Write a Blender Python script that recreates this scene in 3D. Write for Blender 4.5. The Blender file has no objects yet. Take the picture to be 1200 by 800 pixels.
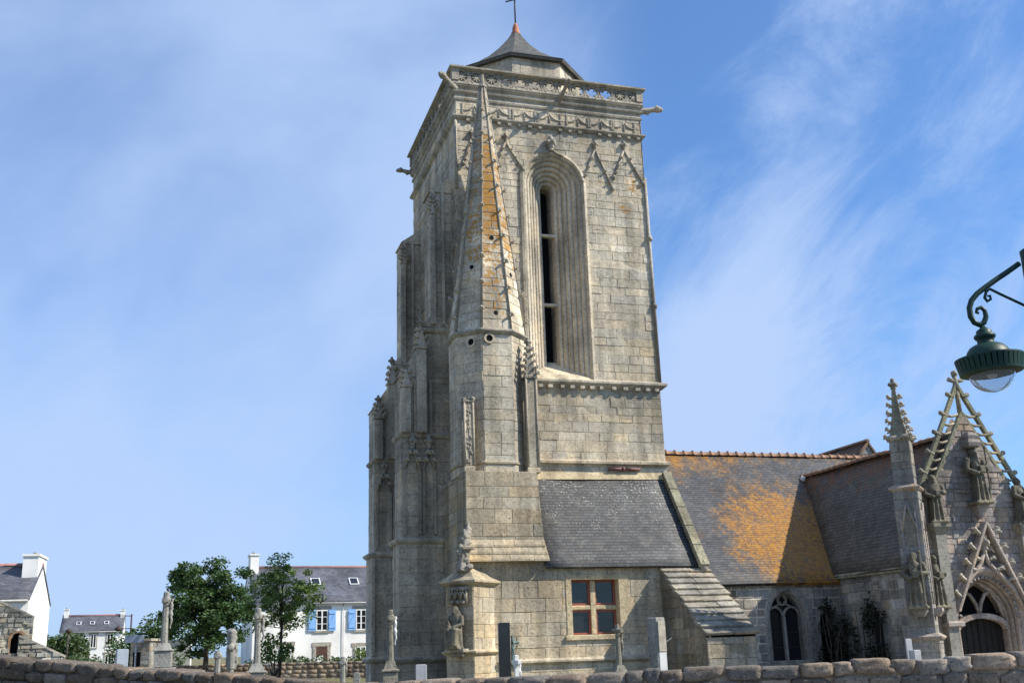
import bpy, bmesh, math, random
from mathutils import Vector, Matrix, noise
random.seed(11)
R = math.radians
PI = math.pi
sc = bpy.context.scene
col = sc.collection

# ------------------------------------------------------------------ camera
EYE, F, W0, H0 = 1.6, 1270.0, 1200.0, 800.0
PITCH, ROLL = R(15.75), R(-1.82)
fwd = Vector((0, math.cos(PITCH), math.sin(PITCH)))
r0 = Vector((1, 0, 0)); u0 = r0.cross(fwd)
c_, s_ = math.cos(ROLL), math.sin(ROLL)
rgt = r0 * c_ + u0 * s_
upv = u0 * c_ - r0 * s_
cam = bpy.data.cameras.new('camera')
cam.sensor_width = 36.0
cam.lens = 36.0 * F / W0
cam.clip_start = 0.1
cam.clip_end = 3000
camo = bpy.data.objects.new('camera', cam); col.objects.link(camo)
m3 = Matrix((rgt, upv, -fwd)).transposed()
camo.matrix_world = Matrix.Translation((0, 0, EYE)) @ m3.to_4x4()
sc.camera = camo

def at(px, py, Y):
    """point of the world at distance Y whose image falls on the photo's pixel"""
    d = rgt * ((px - 600) / F) - upv * ((py - 400) / F) + fwd
    return Vector((0, 0, EYE)) + d * (Y / d.y)

# ------------------------------------------------------------------ church frame
PH = R(17.2)
ORG = Vector((-1.91, 38.0, 0))
CH = Matrix.Translation(ORG) @ Matrix.Rotation(PH, 4, 'Z')
def CW(x, y, z): return CH @ Vector((x, y, z))

# ------------------------------------------------------------------ light
sun_c = Vector((-2.015, 1.0, -2.0))
sun_w = (CH.to_3x3() @ sun_c).normalized()
to_sun = -sun_w
EL = math.asin(to_sun.z); AZ = math.atan2(to_sun.x, to_sun.y)
sl = bpy.data.lights.new('sun', 'SUN'); sl.energy = 5.0; sl.angle = R(0.53); sl.color = (1.0, 0.93, 0.81)
so = bpy.data.objects.new('sun', sl); col.objects.link(so)
so.rotation_euler = sun_w.to_track_quat('-Z', 'Y').to_euler(); so.location = (30, -10, 60)

world = bpy.data.worlds.new("World"); sc.world = world; world.use_nodes = True
SKYOFF = 9.4
def build_world():
    nt = world.node_tree; nt.nodes.clear(); N = nt.nodes.new; L = nt.links.new
    out = N('ShaderNodeOutputWorld'); bg = N('ShaderNodeBackground'); bg.inputs['Strength'].default_value = 0.075
    sky = N('ShaderNodeTexSky'); sky.sky_type = 'NISHITA'; sky.sun_disc = False
    sky.sun_elevation = EL; sky.sun_rotation = AZ; sky.air_density = 1.0; sky.dust_density = 0.6; sky.ozone_density = 2.0
    tc = N('ShaderNodeTexCoord'); sep = N('ShaderNodeSeparateXYZ'); L(tc.outputs['Generated'], sep.inputs[0])
    def math_(op, a, b=None, clamp=False):
        n = N('ShaderNodeMath'); n.operation = op; n.use_clamp = clamp
        for i, v in enumerate((a, b)):
            if v is None: continue
            if isinstance(v, (int, float)): n.inputs[i].default_value = v
            else: L(v, n.inputs[i])
        return n.outputs[0]
    def noise_(scale, det, rough, rot, sx, sz, dist=0.0, off=0.0):
        mp = N('ShaderNodeMapping'); mp.vector_type = 'TEXTURE'; mp.inputs['Rotation'].default_value = (0, rot, 0); mp.inputs['Scale'].default_value = (1 / sx, 1, 1 / sz)
        mp.inputs['Location'].default_value = (off, off * .7, off * .3)
        L(tc.outputs['Generated'], mp.inputs[0])
        n = N('ShaderNodeTexNoise'); n.inputs['Scale'].default_value = scale; n.inputs['Detail'].default_value = det
        n.inputs['Roughness'].default_value = rough; n.inputs['Distortion'].default_value = dist
        L(mp.outputs[0], n.inputs['Vector']); return n.outputs['Fac']
    def mrange(v, a, b, c, d):
        m = N('ShaderNodeMapRange'); m.interpolation_type = 'SMOOTHSTEP'
        for k, q in zip(('From Min', 'From Max', 'To Min', 'To Max'), (a, b, c, d)): m.inputs[k].default_value = q
        L(v, m.inputs['Value']); return m.outputs[0]
    a = noise_(2.6, 5, .55, R(-52), .50, 1.2, .3, SKYOFF)        # big soft bodies
    c = noise_(6.5, 10, .70, R(-40), .55, 1.25, .8, 1.3)            # wisps
    soft = noise_(3.2, 5, .5, R(-20), .8, 1.3, .2, 4.4)
    west = mrange(sep.outputs[0], -.06, .15, 1.0, 0.0)
    q = math_('SUBTRACT', math_('SUBTRACT', sep.outputs[0], .20), math_('MULTIPLY', math_('SUBTRACT', sep.outputs[2], .26), .42))
    band = math_('ADD', mrange(math_('ABSOLUTE', q), .01, .14, .10, -.03), mrange(sep.outputs[2], .16, .36, .05, 0.0))    # one long bank of cirrus
    east_m = mrange(math_('ADD', math_('ADD', math_('MULTIPLY', a, .62), math_('MULTIPLY', c, .38)), band), .43, .67, .12, .96)
    low = mrange(sep.outputs[2], .0, .30, .10, 0.0)
    west_m = math_('ADD', math_('ADD', mrange(soft, .32, .68, .40, .88), math_('MULTIPLY', math_('SUBTRACT', c, .5), .22)), low)
    s = math_('ADD', math_('MULTIPLY', west_m, west), math_('MULTIPLY', east_m, math_('SUBTRACT', 1.0, west)), True)
    class mr: outputs = [s]
    cl = N('ShaderNodeRGB'); cl.outputs[0].default_value = (4.7, 6.2, 9.2, 1)
    # deepen the clear blue a little
    tint = N('ShaderNodeMix'); tint.data_type = 'RGBA'; tint.blend_type = 'MULTIPLY'; tint.inputs[0].default_value = 1.0
    tint.inputs[7].default_value = (0.66, 1.2, 1.75, 1); L(sky.outputs[0], tint.inputs[6])
    mx = N('ShaderNodeMix'); mx.data_type = 'RGBA'
    L(mr.outputs[0], mx.inputs[0]); L(tint.outputs[2], mx.inputs[6]); L(cl.outputs[0], mx.inputs[7])
    L(mx.outputs[2], bg.inputs[0]); L(bg.outputs[0], out.inputs[0])
build_world()
sc.view_settings.view_transform = 'Standard'; sc.view_settings.look = 'None'
sc.view_settings.exposure = 0.52; sc.view_settings.gamma = 1.0; sc.view_settings.use_curve_mapping = False

# ------------------------------------------------------------------ object helpers
def tag(o, label=None, cat=None, group=None, kind=None):
    if label: o['label'] = label
    if cat: o['category'] = cat
    if group: o['group'] = group
    if kind: o['kind'] = kind
    return o

def empty(name, loc=(0, 0, 0), rz=0.0, label=None, cat=None, group=None):
    o = bpy.data.objects.new(name, None); col.objects.link(o)
    o.location = loc; o.rotation_euler = (0, 0, rz); o.empty_display_size = .2
    return tag(o, label, cat, group)

def inst(src, parent=None, loc=None, rot=None, scale=None, name=None):
    o = src.copy(); col.objects.link(o)
    if name: o.name = name
    o.parent = parent
    if loc is not None: o.location = loc
    if rot is not None: o.rotation_euler = rot
    if scale is not None: o.scale = (scale,) * 3 if isinstance(scale, (int, float)) else scale
    return o

def kids(o): return [c for c in bpy.data.objects if c.parent == o]
def copy_tree(o, parent=None):
    c = o.copy(); col.objects.link(c); c.parent = parent
    for ch in kids(o): copy_tree(ch, c)
    return c

T1 = (1, 1, 1, 0)
class MB:
    def __init__(s): s.v = []; s.f = []; s.t = []; s.sm = []; s.uv = []
    def face(s, pts, t=T1, sm=False, uv=None):
        i = len(s.v); s.v.extend(tuple(p) for p in pts)
        s.f.append(tuple(range(i, i + len(pts)))); s.t.append(t); s.sm.append(sm); s.uv.append(uv)
    def rings(s, rings, t=T1, closed=True, cap0=True, cap1=True, sm=False):
        n = len(rings[0]); base = len(s.v)
        for r in rings: s.v.extend(tuple(p) for p in r)
        for i in range(len(rings) - 1):
            for j in range(n if closed else n - 1):
                k = (j + 1) % n
                s.f.append((base + i * n + j, base + i * n + k, base + (i + 1) * n + k, base + (i + 1) * n + j))
                s.t.append(t); s.sm.append(sm); s.uv.append(None)
        if closed and cap0: s.f.append(tuple(base + j for j in reversed(range(n)))); s.t.append(t); s.sm.append(False); s.uv.append(None)
        if closed and cap1: s.f.append(tuple(base + (len(rings) - 1) * n + j for j in range(n))); s.t.append(t); s.sm.append(False); s.uv.append(None)
    def box(s, x0, x1, y0, y1, z0, z1, t=T1, ch=0.0):
        if ch <= 0:
            s.rings([[(x0, y0, z0), (x1, y0, z0), (x1, y1, z0), (x0, y1, z0)], [(x0, y0, z1), (x1, y0, z1), (x1, y1, z1), (x0, y1, z1)]], t)
        else:
            def r(d, z): return [(x0 + d, y0 + d, z), (x1 - d, y0 + d, z), (x1 - d, y1 - d, z), (x0 + d, y1 - d, z)]
            s.rings([r(ch, z0), r(0, z0 + ch), r(0, z1 - ch), r(ch, z1)], t)
    def obox(s, c, ax, ay, az, t=T1):
        """oriented box: centre, three half-axis vectors"""
        c = Vector(c); ax = Vector(ax); ay = Vector(ay); az = Vector(az)
        b = [c - ax - ay, c + ax - ay, c + ax + ay, c - ax + ay]
        s.rings([[p - az for p in b], [p + az for p in b]], t)
    def bar(s, p, q, w, d, nrm=(0, 1, 0), t=T1):
        p = Vector(p); q = Vector(q); a = (q - p) * .5; n = Vector(nrm).normalized()
        sd = a.cross(n).normalized()
        s.obox((p + q) * .5, a, sd * w * .5, n * d * .5, t)
    def tube(s, pts, rad, n=8, t=T1, sm=True, cap=True):
        pts = [Vector(p) for p in pts]; rr = rad if isinstance(rad, (list, tuple)) else [rad] * len(pts)
        rings = []; up = None
        for i, p in enumerate(pts):
            d = (pts[min(i + 1, len(pts) - 1)] - pts[max(i - 1, 0)]).normalized()
            if up is None:
                up = Vector((0, 0, 1)) if abs(d.z) < .9 else Vector((1, 0, 0))
            a = d.cross(up).normalized(); b = a.cross(d).normalized(); up = b
            rings.append([p + (a * math.cos(2 * PI * k / n) + b * math.sin(2 * PI * k / n)) * rr[i] for k in range(n)])
        s.rings(rings, t, True, cap, cap, sm)
    def lathe(s, prof, c=(0, 0, 0), n=16, t=T1, sm=True, ax=None, ph=0.0, k_=1.0):
        c = Vector(c); rings = []; prof = [(r * k_, z) for r, z in prof]
        if ax is None: A, B, C = Vector((1, 0, 0)), Vector((0, 1, 0)), Vector((0, 0, 1))
        else:
            C = Vector(ax).normalized(); A = C.orthogonal().normalized(); B = C.cross(A)
        for r, z in prof:
            rings.append([c + A * (r * math.cos(2 * PI * (k + ph) / n)) + B * (r * math.sin(2 * PI * (k + ph) / n)) + C * z for k in range(n)])
        s.rings(rings, t, True, True, True, sm)
    def ball(s, c, r, n=8, m=6, t=T1, jit=0.0, sm=True):
        c = Vector(c); rx, ry, rz = (r, r, r) if isinstance(r, (int, float)) else r
        rings = []
        for i in range(m + 1):
            a = PI * (i + .001) / (m + .002) - PI / 2; ring = []
            for k in range(n):
                b = 2 * PI * k / n; q = 1 + random.uniform(-jit, jit)
                ring.append(c + Vector((rx * math.cos(a) * math.cos(b), ry * math.cos(a) * math.sin(b), rz * math.sin(a))) * q)
            rings.append(ring)
        s.rings(rings, t, True, True, True, sm)
    def build(s, name, mat, parent=None, fix=True, remesh=None, bevel=None):
        me = bpy.data.meshes.new(name)
        me.from_pydata(s.v, [], s.f)
        ca = me.color_attributes.new('tint', 'FLOAT_COLOR', 'CORNER')
        buf = []
        for f, t in zip(s.f, s.t): buf.extend(list(t) * len(f))
        ca.data.foreach_set('color', buf)
        me.polygons.foreach_set('use_smooth', s.sm)
        if any(u is not None for u in s.uv):
            ul = me.uv_layers.new(name='UVMap'); k = 0
            for f, u in zip(s.f, s.uv):
                for j in range(len(f)):
                    ul.data[k].uv = u[j] if u else (0, 0); k += 1
        if fix:
            b = bmesh.new(); b.from_mesh(me); bmesh.ops.recalc_face_normals(b, faces=b.faces); b.to_mesh(me); b.free()
        me.update()
        o = bpy.data.objects.new(name, me); col.objects.link(o)
        if remesh:
            md = o.modifiers.new('r', 'REMESH'); md.mode = 'VOXEL'; md.voxel_size = remesh
            sm_ = o.modifiers.new('s', 'SMOOTH'); sm_.iterations = 1; sm_.factor = .4
            dg = bpy.context.evaluated_depsgraph_get(); dg.update()
            nm = bpy.data.meshes.new_from_object(o.evaluated_get(dg))
            o.modifiers.clear(); o.data = nm; nm.name = name
            for a in list(nm.color_attributes): nm.color_attributes.remove(a)
            ca = nm.color_attributes.new('tint', 'FLOAT_COLOR', 'CORNER')
            ca.data.foreach_set('color', list(s.t[0]) * len(nm.loops))
            nm.polygons.foreach_set('use_smooth', [True] * len(nm.polygons))
            me = nm
        me.materials.clear(); me.materials.append(mat)
        if bevel:
            md = o.modifiers.new('bevel', 'BEVEL'); md.width = bevel; md.segments = 2; md.limit_method = 'ANGLE'; md.angle_limit = R(35)
        o.parent = parent
        return o

# ------------------------------------------------------------------ materials
class NT:
    def __init__(s, name):
        s.m = bpy.data.materials.new(name); s.m.use_nodes = True
        s.nt = s.m.node_tree; s.nt.nodes.clear(); s.N = s.nt.nodes.new
        s.out = s.N('ShaderNodeOutputMaterial'); s.b = s.N('ShaderNodeBsdfPrincipled'); s.L(s.b.outputs[0], s.out.inputs[0])
        s.tc = s.N('ShaderNodeTexCoord')
    def L(s, a, b): s.nt.links.new(a, b)
    def put(s, sock, v):
        if isinstance(v, (int, float)): sock.default_value = v
        elif isinstance(v, tuple): sock.default_value = v if len(v) == 4 or sock.type == 'VECTOR' else v + (1,)
        else: s.L(v, sock)
    def vec(s, scale=(1, 1, 1), src='Object'):
        mp = s.N('ShaderNodeMapping'); mp.inputs['Scale'].default_value = scale; s.L(s.tc.outputs[src], mp.inputs[0]); return mp.outputs[0]
    def noise(s, scale, det=5, rough=.55, v=None, dist=0.0):
        n = s.N('ShaderNodeTexNoise'); n.inputs['Scale'].default_value = scale; n.inputs['Detail'].default_value = det
        n.inputs['Roughness'].default_value = rough; n.inputs['Distortion'].default_value = dist
        s.L(v if v is not None else s.tc.outputs['Object'], n.inputs['Vector']); return n.outputs['Fac']
    def rng(s, v, a, b, c=0.0, d=1.0, smooth=True):
        m = s.N('ShaderNodeMapRange'); m.interpolation_type = 'SMOOTHSTEP' if smooth else 'LINEAR'
        m.inputs['From Min'].default_value = a; m.inputs['From Max'].default_value = b; m.inputs['To Min'].default_value = c; m.inputs['To Max'].default_value = d
        s.put(m.inputs['Value'], v); return m.outputs[0]
    def math(s, op, a, b=0.0, clamp=False):
        n = s.N('ShaderNodeMath'); n.operation = op; n.use_clamp = clamp; s.put(n.inputs[0], a); s.put(n.inputs[1], b); return n.outputs[0]
    def mix(s, f, a, b, mode='MIX'):
        n = s.N('ShaderNodeMix'); n.data_type = 'RGBA'; n.blend_type = mode; s.put(n.inputs[0], f); s.put(n.inputs[6], a); s.put(n.inputs[7], b); return n.outputs[2]
    def gray(s, v):
        n = s.N('ShaderNodeCombineColor'); [s.L(v, n.inputs[i]) for i in range(3)]; return n.outputs[0]
    def bump(s, h, strength=.5, dist=.02, prev=None):
        n = s.N('ShaderNodeBump'); n.inputs['Strength'].default_value = strength; n.inputs['Distance'].default_value = dist
        s.L(h, n.inputs['Height'])
        if prev is not None: s.L(prev, n.inputs['Normal'])
        return n.outputs[0]
    def attr(s):
        n = s.N('ShaderNodeAttribute'); n.attribute_name = 'tint'; return n.outputs['Color'], n.outputs['Alpha']
    def done(s, colr, rough=.9, nrm=None, spec=.3, metal=0.0):
        s.put(s.b.inputs['Base Color'], colr); s.put(s.b.inputs['Roughness'], rough)
        s.b.inputs['Specular IOR Level'].default_value = spec; s.b.inputs['Metallic'].default_value = metal
        if nrm is not None: s.L(nrm, s.b.inputs['Normal'])
        return s.m

def stone_mat(name, base, stain=(.62, 1.12), spots=.5, pale=.35, bstr=.8, fine=1.0):
    t = NT(name); ac, aa = t.attr()
    c = t.mix(1.0, base, ac, 'MULTIPLY')
    soot = t.noise(.16, 4, .55)
    c = t.mix(1.0, c, t.gray(t.rng(soot, .38, .62, .80, 1.06)), 'MULTIPLY')
    big = t.noise(.45, 6, .62)
    c = t.mix(1.0, c, t.gray(t.rng(big, .30, .66, stain[0], stain[1])), 'MULTIPLY')
    streak = t.noise(1.0, 5, .6, t.vec((1.7, 1.7, .16)))
    c = t.mix(1.0, c, t.gray(t.rng(streak, .38, .60, .70, 1.07)), 'MULTIPLY')
    mot = t.noise(6.5 * fine, 7, .72)
    c = t.mix(1.0, c, t.gray(t.rng(mot, .32, .68, .80, 1.14)), 'MULTIPLY')
    warm = t.noise(.9, 4, .6)
    c = t.mix(t.rng(warm, .50, .70, 0, .35), c, t.mix(1.0, c, (1.16, .98, .70), 'MULTIPLY'))
    dk = t.noise(9.0 * fine, 5, .7)
    c = t.mix(t.rng(dk, .60, .72, 0, spots), c, (.075, .070, .058))
    pit = t.noise(15.0 * fine, 3, .55)
    c = t.mix(1.0, c, t.gray(t.rng(pit, .30, .46, .52, 1.0)), 'MULTIPLY')
    pl = t.noise(13.0 * fine, 4, .6)
    c = t.mix(t.rng(pl, .63, .72, 0, pale), c, (.55, .54, .47))
    # orange lichen where the stone carries it (alpha of the tint)
    ln = t.noise(1.9, 6, .6); ln2 = t.noise(6.0, 7, .75)
    s = t.math('ADD', t.math('MULTIPLY', ln, .30), t.math('MULTIPLY', ln2, .70))
    s = t.math('ADD', s, t.math('MULTIPLY', aa, .5))
    lc = t.mix(t.rng(ln2, .35, .65), (.27, .095, .008), (.42, .215, .03))
    grit = t.noise(20, 4, .7)
    c = t.mix(t.math('MULTIPLY', t.rng(s, .70, .77, 0, .92), t.rng(grit, .34, .46, .2, 1.0)), c, lc)
    h = t.math('ADD', t.math('MULTIPLY', mot, .7), t.math('MULTIPLY', t.noise(24 * fine, 6, .7), .5))
    n = t.bump(h, bstr, .05)
    return t.done(c, .92, n, .2)

M = {}
M['stone'] = stone_mat('tower_granite', (.575, .515, .41))
M['warm'] = stone_mat('aisle_granite', (.48, .415, .305), (.78, 1.1), .3, .2)
M['grey'] = stone_mat('nave_granite', (.34, .325, .295), (.72, 1.12), .55, .4)
M['carved'] = stone_mat('carved_granite', (.40, .365, .30), (.7, 1.1), .7, .4, .8)
M['porch'] = stone_mat('porch_granite', (.42, .37, .34), (.62, 1.12), .6, .55, .8)
M['green'] = stone_mat('mossy_granite', (.345, .32, .255), (.65, 1.1), .7, .35, .8)
M['statue'] = stone_mat('dark_statue_stone', (.20, .18, .135), (.6, 1.15), .6, .25, .6)
M['rubble'] = stone_mat('rubble_stone', (.36, .295, .235), (.6, 1.15), .75, .8, 1.0, 2.2)
M['grave'] = stone_mat('grave_granite', (.40, .385, .345), (.7, 1.1), .4, .6, .5)

def slate_mat(name, base, w=.24, h=.135, kind='plain'):
    t = NT(name)
    br = t.N('ShaderNodeTexBrick'); br.offset = .5; br.inputs['Scale'].default_value = 1.0
    br.inputs['Brick Width'].default_value = w; br.inputs['Row Height'].default_value = h; br.inputs['Mortar Size'].default_value = .009
    br.inputs['Mortar Smooth'].default_value = .3
    br.inputs['Color1'].default_value = (.72, .72, .72, 1); br.inputs['Color2'].default_value = (1.22, 1.22, 1.22, 1); br.inputs['Mortar'].default_value = (.45, .45, .45, 1)
    uvv = t.tc.outputs['UV']
    L = t.L; L(uvv, br.inputs['Vector'])
    c = t.mix(1.0, base, br.outputs['Color'], 'MULTIPLY')
    big = t.noise(.5, 6, .6)
    c = t.mix(1.0, c, t.gray(t.rng(big, .3, .7, .72, 1.22)), 'MULTIPLY')
    mid = t.noise(2.2, 6, .65, t.vec((1, 1, .6)))
    c = t.mix(t.rng(mid, .5, .72, 0, .5), c, (.155, .145, .12))
    sep = t.N('ShaderNodeSeparateXYZ'); L(t.tc.outputs['Object'], sep.inputs[0])
    x, y, z = sep.outputs
    f1 = t.noise(16, 3, .6); f2 = t.noise(1.6, 4, .6)
    if kind == 'aisle':      # crumbs of pale lichen thinning downwards
        zone = t.math('ADD', t.rng(z, 4.4, 7.4, -.02, .045), t.rng(f2, .35, .65, -.02, .03))
        c = t.mix(t.rng(t.math('ADD', f1, zone), .66, .70, 0, .8), c, (.50, .49, .43))
    if kind == 'nave':
        L1 = t.noise(1.3, 6, .68, t.vec((1.5, .8, .8))); L2 = t.noise(5.0, 7, .78, t.vec((1.2, 1, 1.6)))
        s = t.math('ADD', t.math('MULTIPLY', L1, .5), t.math('MULTIPLY', L2, .5))
        wob = t.math('MULTIPLY', t.math('SUBTRACT', t.noise(.55, 5, .6), .5), 3.2)
        dx = t.math('DIVIDE', t.math('ADD', t.math('SUBTRACT', x, 13.2), wob), 3.7); dz = t.math('DIVIDE', t.math('SUBTRACT', z, 4.9), 2.9)
        d = t.math('ADD', t.math('MULTIPLY', dx, dx), t.math('MULTIPLY', dz, dz))
        patch = t.rng(d, .0, 1.9, .26, -.12, False)
        top = t.math('ADD', t.rng(z, 6.8, 9.2, -.12, .11), t.rng(x, 9.0, 16.0, .05, -.05))
        zone = t.math('MAXIMUM', patch, top)
        m = t.rng(t.math('ADD', s, zone), .52, .74, 0, .98)
        lc = t.mix(t.rng(L2, .35, .65), (.27, .098, .006), (.47, .225, .014))
        grit = t.noise(17, 4, .7, t.vec((1.3, 1, 1.3)))
        m = t.math('MULTIPLY', m, t.rng(grit, .38, .54, .12, 1.0))
        c = t.mix(m, c, lc)
        c = t.mix(t.rng(t.math('ADD', f1, t.rng(f2, .3, .7, -.06, .03)), .66, .70, 0, .7), c, (.42, .40, .34))
    if kind == 'mossy':
        L1 = t.noise(2.2, 6, .7)
        c = t.mix(t.rng(t.math('ADD', L1, t.rng(z, 5.4, 8.2, -.12, .20)), .56, .72, 0, .7), c, (.15, .062, .018))
        c = t.mix(t.rng(t.math('ADD', f1, t.rng(f2, .3, .7, -.05, .03)), .62, .70, 0, .7), c, (.30, .29, .25))
    hh = t.math('ADD', t.math('MULTIPLY', br.outputs['Fac'], -1.0), t.math('MULTIPLY', t.noise(30, 3), .5))
    rowv = t.N('ShaderNodeSeparateXYZ'); L(uvv, rowv.inputs[0])
    saw = t.math('FRACT', t.math('DIVIDE', rowv.outputs[1], h))
    hh = t.math('ADD', hh, t.math('MULTIPLY', saw, -1.0))
    n = t.bump(hh, .8, .02)
    return t.done(c, .62, n, .35)
M['slate'] = slate_mat('aisle_slate', (.088, .089, .090), kind='aisle')
M['slate_nave'] = slate_mat('nave_slate', (.074, .076, .079), kind='nave')
M['slate_porch'] = slate_mat('porch_slate', (.085, .082, .072), .22, .14, 'mossy')
M['slate_cap'] = slate_mat('cap_slate', (.105, .10, .085), .22, .13)
M['slate_house'] = slate_mat('house_slate', (.095, .10, .12), .3, .2)

def simple(name, c, rough=.6, spec=.3, var=.15, scale=3.0, bump=0.0, metal=0.0, tint=False):
    t = NT(name); cc = t.mix(1.0, c, t.gray(t.rng(t.noise(scale, 5, .6), .3, .7, 1 - var, 1 + var)), 'MULTIPLY')
    if tint: cc = t.mix(1.0, cc, t.attr()[0], 'MULTIPLY')
    n = t.bump(t.noise(scale * 8, 4), bump, .01) if bump else None
    return t.done(cc, rough, n, spec, metal)
M['tile'] = stone_mat('terracotta_ridge', (.36, .22, .145), (.6, 1.2), .4, .5)
M['terracotta'] = simple('terracotta', (.40, .15, .085), .7)
M['iron'] = simple('rusty_iron', (.05, .035, .03), .6)
M['rust'] = simple('rust_pipe', (.16, .075, .065), .6, var=.4, scale=9)
M['dark'] = simple('dark_interior', (.012, .012, .013), .9, .1)
M['redwood'] = simple('red_paint', (.27, .075, .045), .55, .4, .12, 6)
M['oak'] = simple('dark_oak', (.018, .015, .012), .7, .25, .3, 5)
M['bronze'] = simple('verdigris_bronze', (.10, .155, .135), .6, .4, .4, 6)
M['blackstone'] = simple('black_granite', (.02, .021, .022), .28, .5, .2, 8)
M['white'] = simple('white_render', (.78, .765, .73), .85, .2, .14, .5)
M['whitepaint'] = simple('white_paint', (.78, .78, .76), .5, .4, .05)
M['marble'] = simple('weathered_marble', (.62, .62, .60), .6, .3, .2, 7)
M['blue'] = simple('blue_shutter', (.23, .43, .76), .5, .4, .1, 4)
M['ridge_pink'] = simple('pink_ridge', (.30, .17, .165), .8)
M['lintel'] = simple('house_granite', (.33, .30, .25), .9, .2, .3, 5)
M['greyslab'] = simple('grey_plaster', (.42, .42, .43), .8, .2, .15, 4)
M['skyglass'] = simple('skylight_frame', (.62, .63, .64), .4, .5, .05)
M['brown'] = simple('brown_door', (.09, .045, .03), .6, .3, .2)
M['lampgreen'] = simple('green_lamp_paint', (.008, .036, .026), .5, .3, .2, 14)
M['chrome'] = simple('lamp_reflector', (.55, .53, .50), .35, .5, .1, 4, 0, .6)
M['sign'] = simple('sign_board', (.32, .36, .42), .5)
def glass_mat(name, c, rough, spec=.5):
    t = NT(name)
    w = t.noise(2.3, 2, .5)
    return t.done(c, rough, t.bump(w, .25, .03), spec)
M['pane'] = glass_mat('leaded_pane', (.016, .018, .022), .16, .6)
def clear_glass():
    t = NT('lamp_glass'); t.b.inputs['Transmission Weight'].default_value = .92; t.b.inputs['IOR'].default_value = 1.12
    return t.done((.86, .88, .90), .03, None, .5)
M['glass'] = clear_glass()
def leaf_mat(name, base):
    t = NT(name); ac, aa = t.attr()
    c = t.mix(1.0, base, ac, 'MULTIPLY')
    m = t.done(c, .55, None, .35)
    tr = t.N('ShaderNodeBsdfTranslucent'); t.L(t.mix(1.0, c, (1.3, 1.5, .5), 'MULTIPLY'), tr.inputs[0])
    ms = t.N('ShaderNodeMixShader'); ms.inputs[0].default_value = .25
    t.L(t.b.outputs[0], ms.inputs[1]); t.L(tr.outputs[0], ms.inputs[2]); t.L(ms.outputs[0], t.out.inputs[0])
    return m
M['leaf'] = leaf_mat('broad_leaf', (.058, .11, .042))
M['leaf2'] = leaf_mat('pale_leaf', (.135, .20, .06))
M['hedge'] = leaf_mat('hedge_leaf', (.075, .115, .05))
M['ivy'] = leaf_mat('ivy_leaf', (.022, .032, .018))
M['bark'] = simple('bark', (.085, .07, .055), .95, .1, .4, 6, .4)
def ground_mat():
    t = NT('grass_ground'); n1 = t.noise(.15, 6, .6); n2 = t.noise(3, 6, .7)
    c = t.mix(t.rng(n2, .35, .65), (.105, .11, .045), (.17, .155, .08))
    c = t.mix(t.rng(n1, .45, .65, 0, .7), c, (.27, .235, .165))
    return t.done(c, .95, t.bump(n2, .6, .05), .1)
M['ground'] = ground_mat()
M['gravel'] = simple('gravel_path', (.30, .27, .22), .95, .1, .3, 6, .6)
M['asphalt'] = simple('asphalt', (.05, .05, .052), .9, .2, .3, 10, .4)

# ------------------------------------------------------------------ masonry builders
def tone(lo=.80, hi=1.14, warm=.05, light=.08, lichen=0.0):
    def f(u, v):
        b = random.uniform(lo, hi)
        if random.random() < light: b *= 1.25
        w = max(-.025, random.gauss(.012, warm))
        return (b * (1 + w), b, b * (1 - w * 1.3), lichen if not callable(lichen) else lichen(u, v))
    return f

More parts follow.
